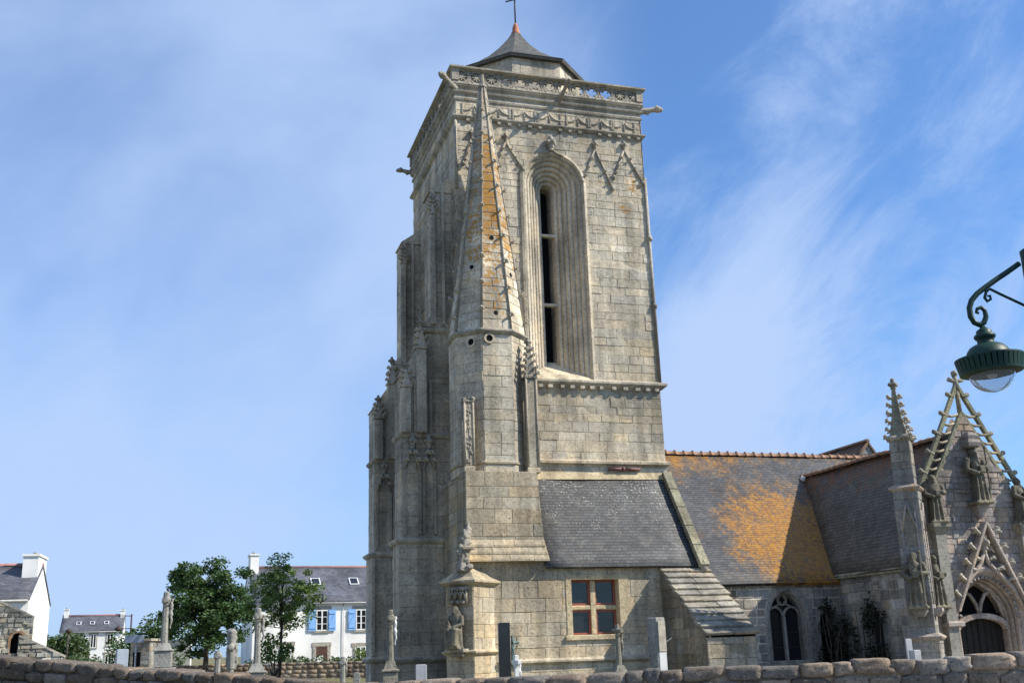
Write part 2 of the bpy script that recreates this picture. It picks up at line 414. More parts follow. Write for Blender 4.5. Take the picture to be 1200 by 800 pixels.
def ashlar(mb, P, U, V, N, v0, v1, uL, uR, holes=(), snap=(), hc=(.27, .42), wc=(.5, 1.15), jt=.011, dp=.010, rough=.012, tf=None, mort=(.95, .92, .86, 0)):
    P = Vector(P); U = Vector(U); V = Vector(V).normalized(); N = Vector(N).normalized()
    fL = uL if callable(uL) else (lambda v: uL); fR = uR if callable(uR) else (lambda v: uR)
    tf = tf or tone()
    def pt(u, v, d): return P + U * u + V * v + N * d
    stops = sorted(set([s for s in snap if v0 < s < v1] + [v1])); v = v0
    while v < v1 - 1e-5:
        nxt = min(s for s in stops if s > v + 1e-5)
        h = random.uniform(*hc)
        if v + h > nxt - hc[0] * .6: h = nxt - v
        w = v + h; e = 1e-4
        segs = []; cur = (fL(v + e), fL(w - e))
        hs = []
        for hf in holes:
            lo, hi = hf(v + e), hf(w - e)
            if lo is None and hi is None: continue
            if lo is None: m = (hi[0] + hi[1]) / 2; lo = (hi[0], hi[1])
            if hi is None: m = (lo[0] + lo[1]) / 2; hi = (m, m)
            hs.append((lo, hi))
        hs.sort(key=lambda q: q[0][0])
        for lo, hi in hs:
            segs.append((cur, (lo[0], hi[0]))); cur = (lo[1], hi[1])
        segs.append((cur, (fR(v + e), fR(w - e))))
        for (a0, a1), (b0, b1) in segs:
            if b0 - a0 < .03 and b1 - a1 < .03: continue
            if b0 < a0: b0 = a0
            if b1 < a1: b1 = a1
            mb.face([pt(a0, v, -dp), pt(b0, v, -dp), pt(b1, w, -dp), pt(a1, w, -dp)], mort)
            la, lb = (a0 + a1) / 2, (b0 + b1) / 2
            cuts = []; u = la + random.uniform(wc[0] * .6, wc[1])
            while u < lb - wc[0] * .55: cuts.append(u); u += random.uniform(*wc)
            xs = [(a0, a1)] + [(q, q) for q in cuts if q > max(a0, a1) + .05 and q < min(b0, b1) - .05] + [(b0, b1)]
            for (p0, p1), (q0, q1) in zip(xs, xs[1:]):
                t = tf((p0 + q0) / 2, (v + w) / 2); j = jt / 2; i = j + .010
                nn = random.uniform(-.2, 1) * rough; sk = random.uniform(-.55, .55) * rough; st = random.uniform(-.5, .5) * rough
                def quad(ins, d, d2, e2=0.0):
                    m = lambda a, b: (a + min(ins, (b - a) * .5))
                    return [pt(m(p0, q0), v + ins, d), pt(q0 - min(ins, (q0 - p0) * .5), v + ins, d + e2), pt(q1 - min(ins, (q1 - p1) * .5), w - ins, d2 + e2), pt(m(p1, q1), w - ins, d2)]
                if p0 == p1 and q0 == q1 and h > .27 and q0 - p0 < .7 and random.random() < .13:
                    hm = v + h * random.uniform(.4, .6)
                    for (z0_, z1_) in ((v, hm), (hm, w)):
                        t = tf((p0 + q0) / 2, z0_); nn = random.uniform(-.2, 1) * rough
                        A = [pt(p0 + j, z0_ + j, -dp), pt(q0 - j, z0_ + j, -dp), pt(q0 - j, z1_ - j, -dp), pt(p0 + j, z1_ - j, -dp)]
                        B = [pt(p0 + i, z0_ + i, nn), pt(q0 - i, z0_ + i, nn + st), pt(q0 - i, z1_ - i, nn + sk), pt(p0 + i, z1_ - i, nn)]
                        mb.face(B, t)
                        for k in range(4):
                            l = (k + 1) % 4; mb.face([A[k], A[l], B[l], B[k]], t)
                    continue
                A = quad(j, -dp, -dp); B = quad(i, nn, nn + sk, st)
                mb.face(B, t)
                for k in range(4):
                    l = (k + 1) % 4; mb.face([A[k], A[l], B[l], B[k]], t)
        v = w

def arch_half(R_, c, zs, z0):
    """hole function of a round (c=0) or pointed arch, centre u0"""
    def mk(u0, inset=0.0):
        r = R_ + c
        def f(v):
            if v < z0: return None
            if v <= zs: return (u0 - R_, u0 + R_)
            q = r * r - (v - zs) ** 2
            if q <= 0: return None
            w = math.sqrt(q) - c
            if w <= 0: return None
            return (u0 - w, u0 + w)
        return f
    return mk

def arch_line(R_, c, zs, z0, o, n=14):
    """half-outline from foot to crown and down again, inset by o"""
    r = R_ + c - o; pts = [(-(R_ - o), z0)]
    amax = math.acos(min(1, c / r)) if r > c else 0.01
    for i in range(n + 1):
        a = amax * i / n
        pts.append((c - r * math.cos(a), zs + r * math.sin(a)))
    return pts + [(-u, z) for u, z in reversed(pts[:-1])]

def arch_sweep(mb, P, U, N, prof, R_, c, zs, z0, t=T1, n=14, sm=False):
    P = Vector(P); U = Vector(U); N = Vector(N); Z = Vector((0, 0, 1))
    rings = []
    for o, d in prof:
        rings.append([P + U * u + Z * z - N * d for u, z in arch_line(R_, c, zs, z0, o, n)])
    mb.rings(rings, t, False, False, False, sm)

def arch_plate(mb, P, U, N, R_, c, zs, z0, o, d, t=T1, n=14):
    P = Vector(P); U = Vector(U); N = Vector(N); Z = Vector((0, 0, 1))
    mb.face([P + U * u + Z * z - N * d for u, z in arch_line(R_, c, zs, z0, o, n)], t)

def poly_off(poly, d):
    n = len(poly); out = []
    for i in range(n):
        p0, p1, p2 = Vector(poly[i - 1]), Vector(poly[i]), Vector(poly[(i + 1) % n])
        e1 = (p1 - p0).normalized(); e2 = (p2 - p1).normalized()
        n1 = Vector((e1.y, -e1.x)); n2 = Vector((e2.y, -e2.x))
        k = (n1 + n2); k = k / k.length; out.append(p1 + k * (d / max(.2, k.dot(n1))))
    return out
def mould(mb, poly, prof, t=T1, cap=False):
    """moulding that runs round a convex plan: profile of (projection, height)"""
    mb.rings([[(p.x, p.y, z) for p in poly_off(poly, o)] for o, z in prof], t, True, cap, cap)
def octo(cx, cy, rf, sx=1.0):
    r = rf / math.cos(PI / 8)
    return [Vector((cx + r * math.cos(PI / 8 + k * PI / 4), cy + r * math.sin(PI / 8 + k * PI / 4))) for k in range(8)]
def diag(cx, cy, h):
    q = h * math.sqrt(2)
    return [Vector((cx, cy - q)), Vector((cx + q, cy)), Vector((cx, cy + q)), Vector((cx - q, cy))]
def rect(x0, x1, y0, y1): return [Vector((x0, y0)), Vector((x1, y0)), Vector((x1, y1)), Vector((x0, y1))]
def worn_poly(poly, prof, seg=.35, j=.012):
    """like mould but cut along its length and a little broken, as old mouldings are"""
    pass

def roof_quad(mb, a, b, c, d, th=.09):
    """slate slab: a,b along the eave, c,d along the ridge (c above b)"""
    a, b, c, d = map(Vector, (a, b, c, d)); n = (b - a).cross(d - a).normalized()
    if n.z < 0: n = -n
    ux = (b - a).normalized(); vx = n.cross(ux)
    if vx.z < 0: vx = -vx
    uvf = lambda p: ((p - a).dot(ux), (p - a).dot(vx))
    nu = max(2, int((b - a).length / .7)); nv = max(2, int((d - a).length / .7))
    def gp(i, j):
        fu, fv = i / nu, j / nv; p = (a * (1 - fu) + b * fu) * (1 - fv) + (d * (1 - fu) + c * fu) * fv
        k = .045 * noise.noise(p * .55) + .02 * noise.noise(p * 1.9 + Vector((7, 3, 1)))
        if j == 0: k += .012 * random.uniform(-1, 1)
        return p, p + n * k
    G = [[gp(i, j) for i in range(nu + 1)] for j in range(nv + 1)]; base = len(mb.v)
    for row in G:
        for p, q in row: mb.v.append(tuple(q))
    for row in G:
        for p, q in row: mb.v.append(tuple(q - n * th))
    W_ = nu + 1; off = W_ * (nv + 1)
    def ad(ix, uvs): mb.f.append(tuple(base + k for k in ix)); mb.t.append(T1); mb.sm.append(True); mb.uv.append(uvs)
    for j in range(nv):
        for i in range(nu):
            q = [(i, j), (i + 1, j), (i + 1, j + 1), (i, j + 1)]; uvs = [uvf(G[y][x][0]) for x, y in q]
            ad([y * W_ + x for x, y in q], uvs); ad([off + y * W_ + x for x, y in reversed(q)], list(reversed(uvs)))
    rim = [(i, 0) for i in range(nu)] + [(nu, j) for j in range(nv)] + [(i, nv) for i in range(nu, 0, -1)] + [(0, j) for j in range(nv, 0, -1)]
    for k in range(len(rim)):
        (x0, y0), (x1, y1) = rim[k], rim[(k + 1) % len(rim)]; u0_, u1_ = uvf(G[y0][x0][0]), uvf(G[y1][x1][0])
        ad([y0 * W_ + x0, off + y0 * W_ + x0, off + y1 * W_ + x1, y1 * W_ + x1], [u0_, u0_, u1_, u1_]); mb.sm[-1] = False

# ------------------------------------------------------------------ setting
def build_ground():
    mb = MB(); xs = [-600, -300, -160, -110, -80, -60, -45, -35, -26, -18, -12, -7, -3, 0, 4, 8, 13, 20, 30, 45, 70, 120, 250, 600]
    ys = [-300, -60, -20, -5, 4, 9, 10, 16, 22, 28, 34, 40, 48, 56, 66, 78, 92, 110, 135, 170, 230, 350, 700, 1500]
    def z(x, y):
        s = max(0, min(1, (y - 46) / 44)); s = s * s * (3 - 2 * s)
        w = max(0, min(1, (-x + 4) / 14)); return s * w * 1.0 + .05 * noise.noise((x * .21, y * .21, 0)) * (1 if 12 < y < 400 else 0)
    mb.rings([[(x, y, z(x, y)) for x in xs] for y in ys], T1, False, False, False, True)
    tag(mb.build('ground', M['ground']), kind='structure')
    mb = MB(); mb.face([(-60, -12, .03), (60, -12, .03), (60, 7.5, .03), (-60, 7.5, .03)])
    tag(mb.build('road', M['asphalt']), kind='structure')
    mb = MB(); mb.box(-60, 60, 7.5, 10.2, -.1, .13)
    tag(mb.build('pavement', M['gravel']), kind='structure')
    mb = MB(); p = [CW(-4, -9.5, .075), CW(22, -12, .075), CW(22, -7.6, .075), CW(9, -5.8, .075), CW(-4, -5.4, .075)]
    mb.face(p); tag(mb.build('path', M['gravel']), kind='structure')
build_ground()

# ------------------------------------------------------------------ carved bits shared by many parts
def crocket_mesh():
    mb = MB()
    mb.tube([(0, .02, -.01), (0, -.05, .01), (0, -.11, .05), (0, -.14, .10), (0, -.11, .135)], [.055, .052, .046, .04, .03], 6)
    for sx in (-1, 1):
        mb.tube([(0, -.05, .02), (sx * .05, -.10, .03), (sx * .085, -.125, .015)], [.045, .042, .03], 6); mb.ball((sx * .09, -.125, .008), .038, 6, 4)
        mb.tube([(0, -.11, .06), (sx * .045, -.15, .085), (sx * .065, -.165, .065)], [.036, .034, .024], 6)
    mb.ball((0, -.16, .085), (.042, .035, .042), 6, 4, T1, .2)
    return mb.build('crocket', M['carved'], None, remesh=.016)
CROCKET = crocket_mesh()
def finial_mesh():
    mb = MB(); mb.tube([(0, 0, -.05), (0, 0, .22)], [.06, .05], 7)
    for k in range(4):
        a = k * PI / 2; mb.ball((.1 * math.cos(a), .1 * math.sin(a), .17), (.075, .075, .07), 7, 5, T1, .2)
    mb.ball((0, 0, .29), (.075, .075, .09), 7, 5, T1, .15); mb.lathe([(.08, .02), (.1, .05), (.08, .08)], (0, 0, 0), 8)
    return mb.build('finial', M['carved'], None, remesh=.024)
FINIAL = finial_mesh()
def crocket(parent, p, ang, s=1.0, lean=0.0, mat=None):
    o = inst(CROCKET, parent, p, (lean, 0, ang + PI / 2), s * random.uniform(.85, 1.15))
    return o
def finial(parent, p, s=1.0): return inst(FINIAL, parent, p, (0, 0, random.uniform(0, 1.5)), s)

church = empty('church', ORG, PH, 'tall square-towered granite church with slate aisle roofs and a gabled side porch', 'church')
TW, TD, TX = 7.78, 8.0, 3.87

# ------------------------------------------------------------------ tower
def build_tower():
    mb = MB()
    belf = arch_half(1.2, 0.0, 18.98, 11.1)
    def lich(u, v):
        q = max(0, 1 - abs(u - 7.15) / .55) * max(0, 1 - abs(v - 18.4) / 1.5)
        return .80 * q ** .5 * .62 + (.2 if v > 19 else 0)
    tf = tone(.94, 1.07, .022, .05, lich)
    def tfl(u, v):
        t = tf(u, v)
        if v < 12.9 and u > 3 and random.random() < .33: t = (t[0] * 1.13, t[1] * 1.10, t[2] * 1.02, t[3])
        return t
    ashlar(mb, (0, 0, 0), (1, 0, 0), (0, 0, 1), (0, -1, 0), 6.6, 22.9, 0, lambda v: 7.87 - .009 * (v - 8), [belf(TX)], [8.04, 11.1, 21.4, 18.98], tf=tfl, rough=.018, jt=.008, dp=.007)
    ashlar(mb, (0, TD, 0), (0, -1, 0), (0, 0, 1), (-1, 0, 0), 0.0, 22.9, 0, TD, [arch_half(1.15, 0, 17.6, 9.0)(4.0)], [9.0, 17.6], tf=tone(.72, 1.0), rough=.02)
    ashlar(mb, (7.80, 0, 0), (0, 1, 0), (0, 0, 1), (1, 0, 0), 4.0, 22.9, 0, TD, tf=tf)
    ashlar(mb, (7.80, TD, 0), (-1, 0, 0), (0, 0, 1), (0, 1, 0), 0.0, 22.9, 0, TW, tf=tf, hc=(.4, .6), wc=(.8, 1.6))
    mb.box(.1, 7.7, .6, 7.9, 22.3, 22.6)
    tw = mb.build('tower_wall', M['stone'], church, fix=False)
    tp = rect(0, TW, 0, TD)
    # string courses
    m = MB(); mould(m, rect(0, 7.85, 0, TD), [(-.03, 10.80), (.06, 10.86), (.22, 10.99), (.22, 11.07), (-.03, 11.19)])
    x = 2.45
    while x < 7.8:
        m.box(x, x + random.uniform(.13, .2), -.17, .02, 10.74, 10.9, T1, .03); x += random.uniform(.36, .5)
    m.build('string_course', M['stone'], tw)
    m = MB(); mould(m, rect(0, 7.87, 0, TD), [(-.03, 7.93), (.15, 7.97), (.15, 8.06), (-.03, 8.15)]); m.build('string_course', M['warm'], tw)
    m = MB(); mould(m, tp, [(-.03, 21.28), (.08, 21.34), (.15, 21.42), (.15, 21.47), (-.03, 21.56)])
    x = .4
    while x < 7.7:
        if random.random() < .8: m.box(x, x + .14, -.12, .02, 21.22, 21.36, T1, .03)
        x += .42
    m.build('string_course', M['carved'], tw)
    m = MB(); mould(m, tp, [(-.03, 22.10), (.05, 22.16), (.07, 22.24), (.02, 22.29), (.02, 22.40), (.10, 22.47), (.12, 22.53), (.05, 22.58), (.05, 22.66), (.12, 22.72), (.14, 22.77), (.09, 22.80), (-.4, 22.80)], (1, 1, 1, .1))
    m.build('cornice', M['carved'], tw)
    # frieze of curved ribs between the two ledges, south side
    xs = [.25, 1.25, 2.30, 3.35, 4.55, 5.55, 6.55]
    for i, x0 in enumerate(xs):
        m = MB(); w = .98; z0, z1 = 21.58, 22.04
        m.box(x0, x0 + .06, -.04, .02, z0, z1, T1, .01); m.box(x0 + w - .06, x0 + w, -.04, .02, z0, z1, T1, .01)
        for sgn in (1, -1):
            cx = x0 + w / 2; pts = []
            for k in range(8):
                q = k / 7; pts.append((cx + sgn * (w / 2 - .06) * q, -.012, z0 + .40 - .34 * math.sin(q * PI / 2) ** .8 + (.10 * q)))
            m.tube(pts, [.05 - .02 * k / 7 for k in range(8)], 5)
        m.tube([(x0 + w / 2, -.01, z0), (x0 + w / 2, -.01, z1)], .035, 5)
        m.build('frieze_panel', M['carved'], tw)
    # corner rolls
    for (x, y, z0, z1) in ((7.80, -.03, 11.1, 19.6), (-.01, -.01, 18.4, 21.3)):
        m = MB(); m.tube([(x + .045 * (1 if x > 1 else 0), y, z0), (x, y, z1)], .065, 6)
        for z in (14.2, 17.0): m.ball((x + .04, y - .02, z), .12, 6, 5, T1, .2) if x > 1 else None
        m.build('corner_roll', M['carved'], tw)
    # blind gablets
    for (xa, za, ll, lr) in ((1.99, 20.66, (1.55, 19.5), (2.66, 19.45)), (5.72, 20.75, (5.12, 19.2), (6.38, 19.0)), (6.97, 20.85, (6.45, 19.5), (7.70, 19.4)), (.62, 20.65, None, (.25, 19.45))):
        m = MB()
        for l in (ll, lr):
            if l is None: continue
            m.tube([(xa, -.025, za - .1), (l[0], -.025, l[1])], .048, 6)
            m.ball((l[0], -.06, l[1]), (.09, .08, .11), 6, 5, T1, .2)
        g = m.build('blind_gablet', M['carved'], tw)
        finial(tw, (xa, -.05, za - .05), .9)
        for l in (ll, lr):
            if l is None: continue
            for q in (.3, .55, .8):
                crocket(tw, (xa + (l[0] - xa) * q, -.04, za - .1 + (l[1] - za) * q), -PI / 2, .6)
    m = MB()   # long shaft falling from the last gablet along the edge
    m.tube([(5.12, -.03, 19.2), (5.1, -.03, 18.2)], .045, 5); m.tube([(2.66, -.03, 19.45), (2.62, -.03, 18.6), (2.66, -.03, 11.3)], .05, 5)
    m.build('thin_shaft', M['carved'], tw)
    # belfry window
    prof = [(-.16, .0), (-.16, -.07), (-.06, -.10), (0, -.03), (.01, .05)]
    o, d = .01, .05
    for k in range(6):
        for q in range(1, 7):
            s = q / 6; b = .055 * math.sin(PI * s) ** .7
            prof.append((o + .155 * s + b * .6, d + .135 * s - b * .8))
        o += .155; d += .135
        prof.append((o, d + .02))
    prof += [(.97, 1.0), (.97, 1.5)]
    m = MB(); arch_sweep(m, (TX, 0, 0), (1, 0, 0), (0, -1, 0), prof, 1.2, 0, 18.98, 11.05, (1.02, 1, .98, 0), 16)
    bw = m.build('belfry_window', M['stone'], tw, fix=False)
    m = MB(); arch_plate(m, (TX, 0, 0), (1, 0, 0), (0, -1, 0), 1.2, 0, 18.98, 11.0, .90, 1.48); m.build('window_void', M['dark'], tw)
    for z in (17.05, 14.2):
        m = MB(); m.box(TX - .34, TX + .34, .74, .95, z, z + .11, T1, .02); m.build('louvre_bar', M['stone'], tw)
    m = MB(); m.rings([[(TX - 1.2, -.2, 11.08), (TX + 1.2, -.2, 11.08), (TX + .3, 1.1, 12.05), (TX - .3, 1.1, 12.05)], [(TX - 1.2, 1.1, 10.9), (TX + 1.2, 1.1, 10.9), (TX + .3, 1.3, 10.9), (TX - .3, 1.3, 10.9)]], (1.1, 1.05, .95, 0))
    m.build('window_sill', M['stone'], tw)
    finial(tw, (TX - .05, -.12, 20.42), 1.5)
    m = MB(); m.tube([(TX - .55, -.08, 20.17), (TX - .2, -.09, 20.28), (TX - .05, -.1, 20.5)], .05, 5); m.tube([(TX + .45, -.08, 20.17), (TX + .12, -.09, 20.28), (TX - .05, -.1, 20.5)], .05, 5)
    m.build('hood_ogee', M['carved'], tw)
    m = MB(); arch_sweep(m, (0, 4.0, 0), (0, -1, 0), (-1, 0, 0), prof, 1.15, 0, 17.6, 9.0, T1, 12); arch_plate(m, (0, 4, 0), (0, -1, 0), (-1, 0, 0), 1.15, 0, 17.6, 9.0, .8, 1.2)
    m.build('belfry_window', M['stone'], tw, fix=False)
    # parapet
    m = MB(); mould(m, tp, [(.10, 22.802), (.13, 22.81), (.13, 22.86), (.10, 22.89), (-.10, 22.89), (-.10, 22.802)], (1, 1, 1, .05))
    m.build('parapet_rail', M['carved'], tw)
    m = MB(); mould(m, tp, [(.09, 23.40), (.15, 23.42), (.24, 23.47), (.24, 23.54), (.12, 23.585), (-.12, 23.585), (-.12, 23.40)]); m.build('parapet_rail', M['carved'], tw)
    def bay(blind):
        b = MB(); hw, z0, z1 = .29, -.27, .27; dd = .13
        b.box(-hw - .04, -hw + .04, -dd / 2, dd / 2, z0, z1)
        n = 18; ro, ri = .275, .225
        for k in range(n):
            a0, a1 = 2 * PI * k / n, 2 * PI * (k + 1) / n
            P = lambda r, a, y: (r * math.cos(a) * 1.05, y, r * math.sin(a))
            b.rings([[P(ro, a0, -dd / 2), P(ri, a0, -dd / 2), P(ri, a0, dd / 2), P(ro, a0, dd / 2)], [P(ro, a1, -dd / 2), P(ri, a1, -dd / 2), P(ri, a1, dd / 2), P(ro, a1, dd / 2)]], T1)
        for k in range(4):
            a = PI / 4 + k * PI / 2
            b.bar((.23 * math.cos(a), 0, .23 * math.sin(a)), (.13 * math.cos(a), 0, .13 * math.sin(a)), .045, dd * .8)
            sx, sz = (1 if math.cos(a) > 0 else -1), (1 if math.sin(a) > 0 else -1)
            b.bar((sx * .18, 0, sz * .18), (sx * hw, 0, sz * .265), .05, dd * .9)
        if blind:
            b.box(-hw, hw, -.005, dd / 2 - .005, z0, z1)
            for k in range(8):
                a = k * PI / 4; b.bar((0, -.02, 0), (.17 * math.cos(a), -.02, .17 * math.sin(a)), .035, dd * .7)
        return b.build('tracery_panel', M['carved'], tw)
    op, bl = bay(False), bay(True); first = {0: True, 1: True}
    nb = 13; w = (TW + .1) / nb
    for side in range(4):
        for k in range(nb):
            blind = (k < 3 or k > 10); src = bl if blind else op
            s = -.05 + w * (k + .5)
            if side == 0: p, a = (s, -.03, 23.145), 0
            elif side == 1: p, a = (-.03, s * TD / TW, 23.145), -PI / 2
            elif side == 2: p, a = (TW + .03, s * TD / TW, 23.145), PI / 2
            else: p, a = (s, TD + .03, 23.145), PI
            if first[blind]: first[blind] = False; o = src; o.location = p; o.rotation_euler = (0, 0, a)
            else: o = inst(src, tw, p, (0, 0, a))
            o.scale = (w / .58, 1, 1)
    for (x, y) in ((0, 0), (TW, 0), (TW, TD), (0, TD)):
        m = MB(); m.box(x - .14, x + .14, y - .14, y + .14, 22.96, 23.41); m.build('corner_post', M['carved'], tw)
    # gargoyles
    def garg(p, q, r=.13):
        p = Vector(p); q = Vector(q); d = q - p; m = MB()
        m.tube([p, p + d * .45 + Vector((0, 0, -.03)), p + d * .8, q], [r * 1.15, r, r * .85, r * .9], 8)
        m.ball(q - d * .04, (r * 1.25, r * 1.25, r * 1.1), 8, 6, T1, .12); m.ball(q + d.normalized() * .1 + Vector((0, 0, -.04)), r * .8, 7, 5, T1, .15)
        m.ball(q + Vector((0, 0, r * 1.0)) - d * .08, r * .5, 6, 4, T1, .2); m.ball(p + d * .5 + Vector((0, 0, -r)), r * .7, 6, 5, T1, .2)
        m.build('gargoyle', M['carved'], tw, remesh=.03)
    garg((.05, .05, 22.62), (-.62, -.42, 22.92)); garg((4.25, 0, 22.55), (4.35, -1.0, 22.98), .09); garg((7.7, .1, 22.62), (8.58, -.12, 22.72), .13)
    garg((0, 7.9, 22.6), (-.62, 8.0, 22.7), .11); garg((0, 4, 22.6), (-.42, 4, 22.75), .10); garg((7.7, 7.9, 22.6), (8.3, 8.5, 22.8)); 
    # rusty pipe under the lower ledge
    m = MB(); m.tube([(5.5, -.12, 7.78), (6.08, -.12, 7.79)], .055, 8); m.tube([(6.1, -.12, 7.79), (6.76, -.12, 7.78)], .062, 8); m.tube([(6.04, -.12, 7.79), (6.14, -.12, 7.79)], .08, 8)
    for x in (5.62, 6.66): m.box(x - .02, x + .02, -.12, .03, 7.75, 7.8)
    m.build('rusty_pipe', M['rust'], tw)
    # cap
    cx, cy = TX, 4.0; m = MB(); oc = octo(cx, cy, 2.55)
    for k in range(8):
        a = k * PI / 4; n = Vector((math.cos(a), math.sin(a), 0)); u = Vector((-n.y, n.x, 0)); hw = 2.55 * math.tan(PI / 8)
        ashlar(m, Vector((cx, cy, 0)) + n * 2.55 - u * hw, u, (0, 0, 1), n, 22.6, 25.28, 0, 2 * hw, hc=(.5, .8), wc=(.6, 1.3), tf=tone(.95, 1.12, .02, 0))
    drum = m.build('cap_drum', M['stone'], church, fix=False)
    m = MB()
    prof = [(2.72, 25.22), (2.78, 25.34), (2.1, 25.78), (1.45, 26.34), (.9, 26.95), (.45, 27.55), (.16, 28.02)]
    for (r0_, z0), (r1_, z1) in zip(prof, prof[1:]):
        A, B = octo(cx, cy, r0_), octo(cx, cy, r1_)
        for k in range(8):
            l = (k + 1) % 8; w0 = (A[l] - A[k]).length / 2; w1 = (B[l] - B[k]).length / 2
            m.face([(A[k].x, A[k].y, z0), (A[l].x, A[l].y, z0), (B[l].x, B[l].y, z1), (B[k].x, B[k].y, z1)], T1, False, [(k * 3 - w0, z0 * 1.3), (k * 3 + w0, z0 * 1.3), (k * 3 + w1, z1 * 1.3), (k * 3 - w1, z1 * 1.3)])
    A = octo(cx, cy, 2.72); m.face([(p.x, p.y, 25.22) for p in reversed(A)])
    m.build('slate_cap', M['slate_cap'], drum, fix=False)
    m = MB(); m.lathe([(.2, 27.9), (.22, 27.98), (.16, 28.1), (.15, 28.25), (.1, 28.42), (.05, 28.52)], (cx, cy, 0), 10); m.build('clay_finial', M['terracotta'], drum)
    m = MB(); m.tube([(cx, cy, 28.4), (cx, cy, 30.3)], .035, 6); d = Vector((.62, -.5, .0)) * .55
    m.tube([Vector((cx, cy, 29.75)) - d, Vector((cx, cy, 29.75)) + d], .032, 6); m.ball((cx, cy, 30.32), .06)
    m.build('iron_cross', M['iron'], drum)
    return tw
tower = build_tower()

# ------------------------------------------------------------------ octagonal stair turret with its spirelet
TCX, TCY, TR = .77, -.93, 1.28
def build_turret():
    m = MB()
    for k in range(8):
        a = k * PI / 4; n = Vector((math.cos(a), math.sin(a), 0)); u = Vector((-n.y, n.x, 0)); hw = TR * math.tan(PI / 8)
        ashlar(m, Vector((TCX, TCY, 0)) + n * TR - u * hw, u, (0, 0, 1), n, 7.2, 12.16, 0, 2 * hw, [(lambda v: (hw - .45, hw - .15) if 11.75 < v < 12.05 else None)] if k == 6 else (), [11.75, 12.05] if k == 6 else [], wc=(.5, 1.0), hc=(.30, .42), tf=tone(.95, 1.08, .02, .04))
    tu = m.build('turret_wall', M['stone'], church, fix=False)
    oc = octo(TCX, TCY, TR)
    m = MB(); mould(m, oc, [(-.02, 12.05), (.06, 12.1), (.13, 12.17), (.13, 12.22), (-.02, 12.30)]); m.build('string_course', M['carved'], tu)
    m = MB(); mould(m, oc, [(-.02, 7.52), (.05, 7.55), (.05, 7.61), (-.02, 7.66)]); m.build('string_course', M['warm'], tu)
    # round holes with rings
    for (a, z, dx) in ((-PI / 2, 11.9, -.28), (-3 * PI / 4, 11.82, .1)):
        n = Vector((math.cos(a), math.sin(a), 0)); u = Vector((-n.y, n.x, 0)); c = Vector((TCX, TCY, z)) + n * (TR + .005) + u * dx
        m = MB(); m.lathe([(.12, -.03), (.19, -.03), (.19, .05), (.12, .05), (.12, -.03)], c, 14, (1.2, 1.15, 1.05, 0), False, n); m.build('oculus_ring', M['stone'], tu)
        m = MB(); m.lathe([(.02, -.02), (.125, -.02), (.125, .012), (.02, .012)], c, 14, T1, False, n); m.build('oculus_hole', M['dark'], tu)
    # spirelet
    H, z0 = 10.1, 12.26; rb, rt = TR + .0, .10; top = Vector((.86, -.86, z0 + H)); m = MB()
    base = Vector((TCX, TCY, z0)); ribs = []
    for k in range(8):
        a = k * PI / 4; n = Vector((math.cos(a), math.sin(a), 0)); u = Vector((-n.y, n.x, 0)); th = math.tan(PI / 8)
        b = base + n * rb; t = top + n * rt; V = (t - b); Lf = V.length
        li = [.02, .0, .0, .0, .24, .42, .52, .46][k]
        ashlar(m, b, u, V, u.cross(V), 0, Lf, lambda v: -(rb + (rt - rb) * v / Lf) * th, lambda v: (rb + (rt - rb) * v / Lf) * th, hc=(.28, .40), wc=(.5, .95), jt=.02,
               tf=tone(.86, 1.12, .03, .05, (lambda u_, v_, li=li: li * (.62 + .42 * min(1, v_ / 4)) * (1 if v_ < 8 else .7))))
        ca = a + PI / 8; cn = Vector((math.cos(ca), math.sin(ca), 0)); ribs.append((base + cn * rb / math.cos(PI / 8), top + cn * rt / math.cos(PI / 8), ca))
    sp = m.build('spirelet', M['stone'], church, fix=False)
    for i, (p, q, ca) in enumerate(ribs):
        m = MB(); m.tube([p, q], [.055, .035], 5, (1, 1, 1, .15)); m.build('spire_rib', M['carved'], sp)
        if i in (3, 4, 5, 6, 7):
            s = .55 if i in (5,) else 0
            for k in range(9):
                f = .05 + .102 * k + s * .03
                crocket(sp, p.lerp(q, f), ca, 1.05 - .035 * k)
    m = MB(); m.lathe([(.13, 0), (.19, .05), (.19, .1), (.12, .16), (.09, .5), (.07, .62)], top - Vector((0, 0, .12)), 8, T1, False); m.build('spire_finial', M['carved'], sp)
    for (a, f) in ((-PI / 2, .35), (-PI / 4, .22), (-3 * PI / 4, .24), (-PI / 2, .06)):
        n = Vector((math.cos(a), math.sin(a), 0)); c = base.lerp(top, f) + n * (rb + (rt - rb) * f + .01)
        m = MB(); m.lathe([(.01, -.02), (.085, -.02), (.085, .012), (.01, .012)], c, 10, T1, False, n + Vector((0, 0, .12))); m.build('spire_hole', M['dark'], sp)
    # base of the turret, standing on the aisle wall
    m = MB(); tfw = tone(.93, 1.09, .03, .05)
    ashlar(m, (-.47, -2.28, 0), (1, 0, 0), (0, 0, 1), (0, -1, 0), 4.2, 7.28, 0, lambda v: 2.72 - .075 * (v - 4.2), snap=[], hc=(.34, .5), wc=(.5, 1.1), tf=tfw)
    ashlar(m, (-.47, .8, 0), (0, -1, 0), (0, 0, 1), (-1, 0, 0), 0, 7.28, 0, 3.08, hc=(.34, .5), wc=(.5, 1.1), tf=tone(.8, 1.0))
    ashlar(m, (2.05, -2.28, 0), (0, 1, 0), (0, 0, 1), (1, 0, 0), 4.2, 7.28, 0, 2.4, tf=tfw)
    m.face([(-.47, -2.27, 7.27), (2.2, -2.27, 7.27), (2.2, .1, 7.36), (-.47, .1, 7.36)])
    tb = m.build('turret_base', M['warm'], church, fix=False)
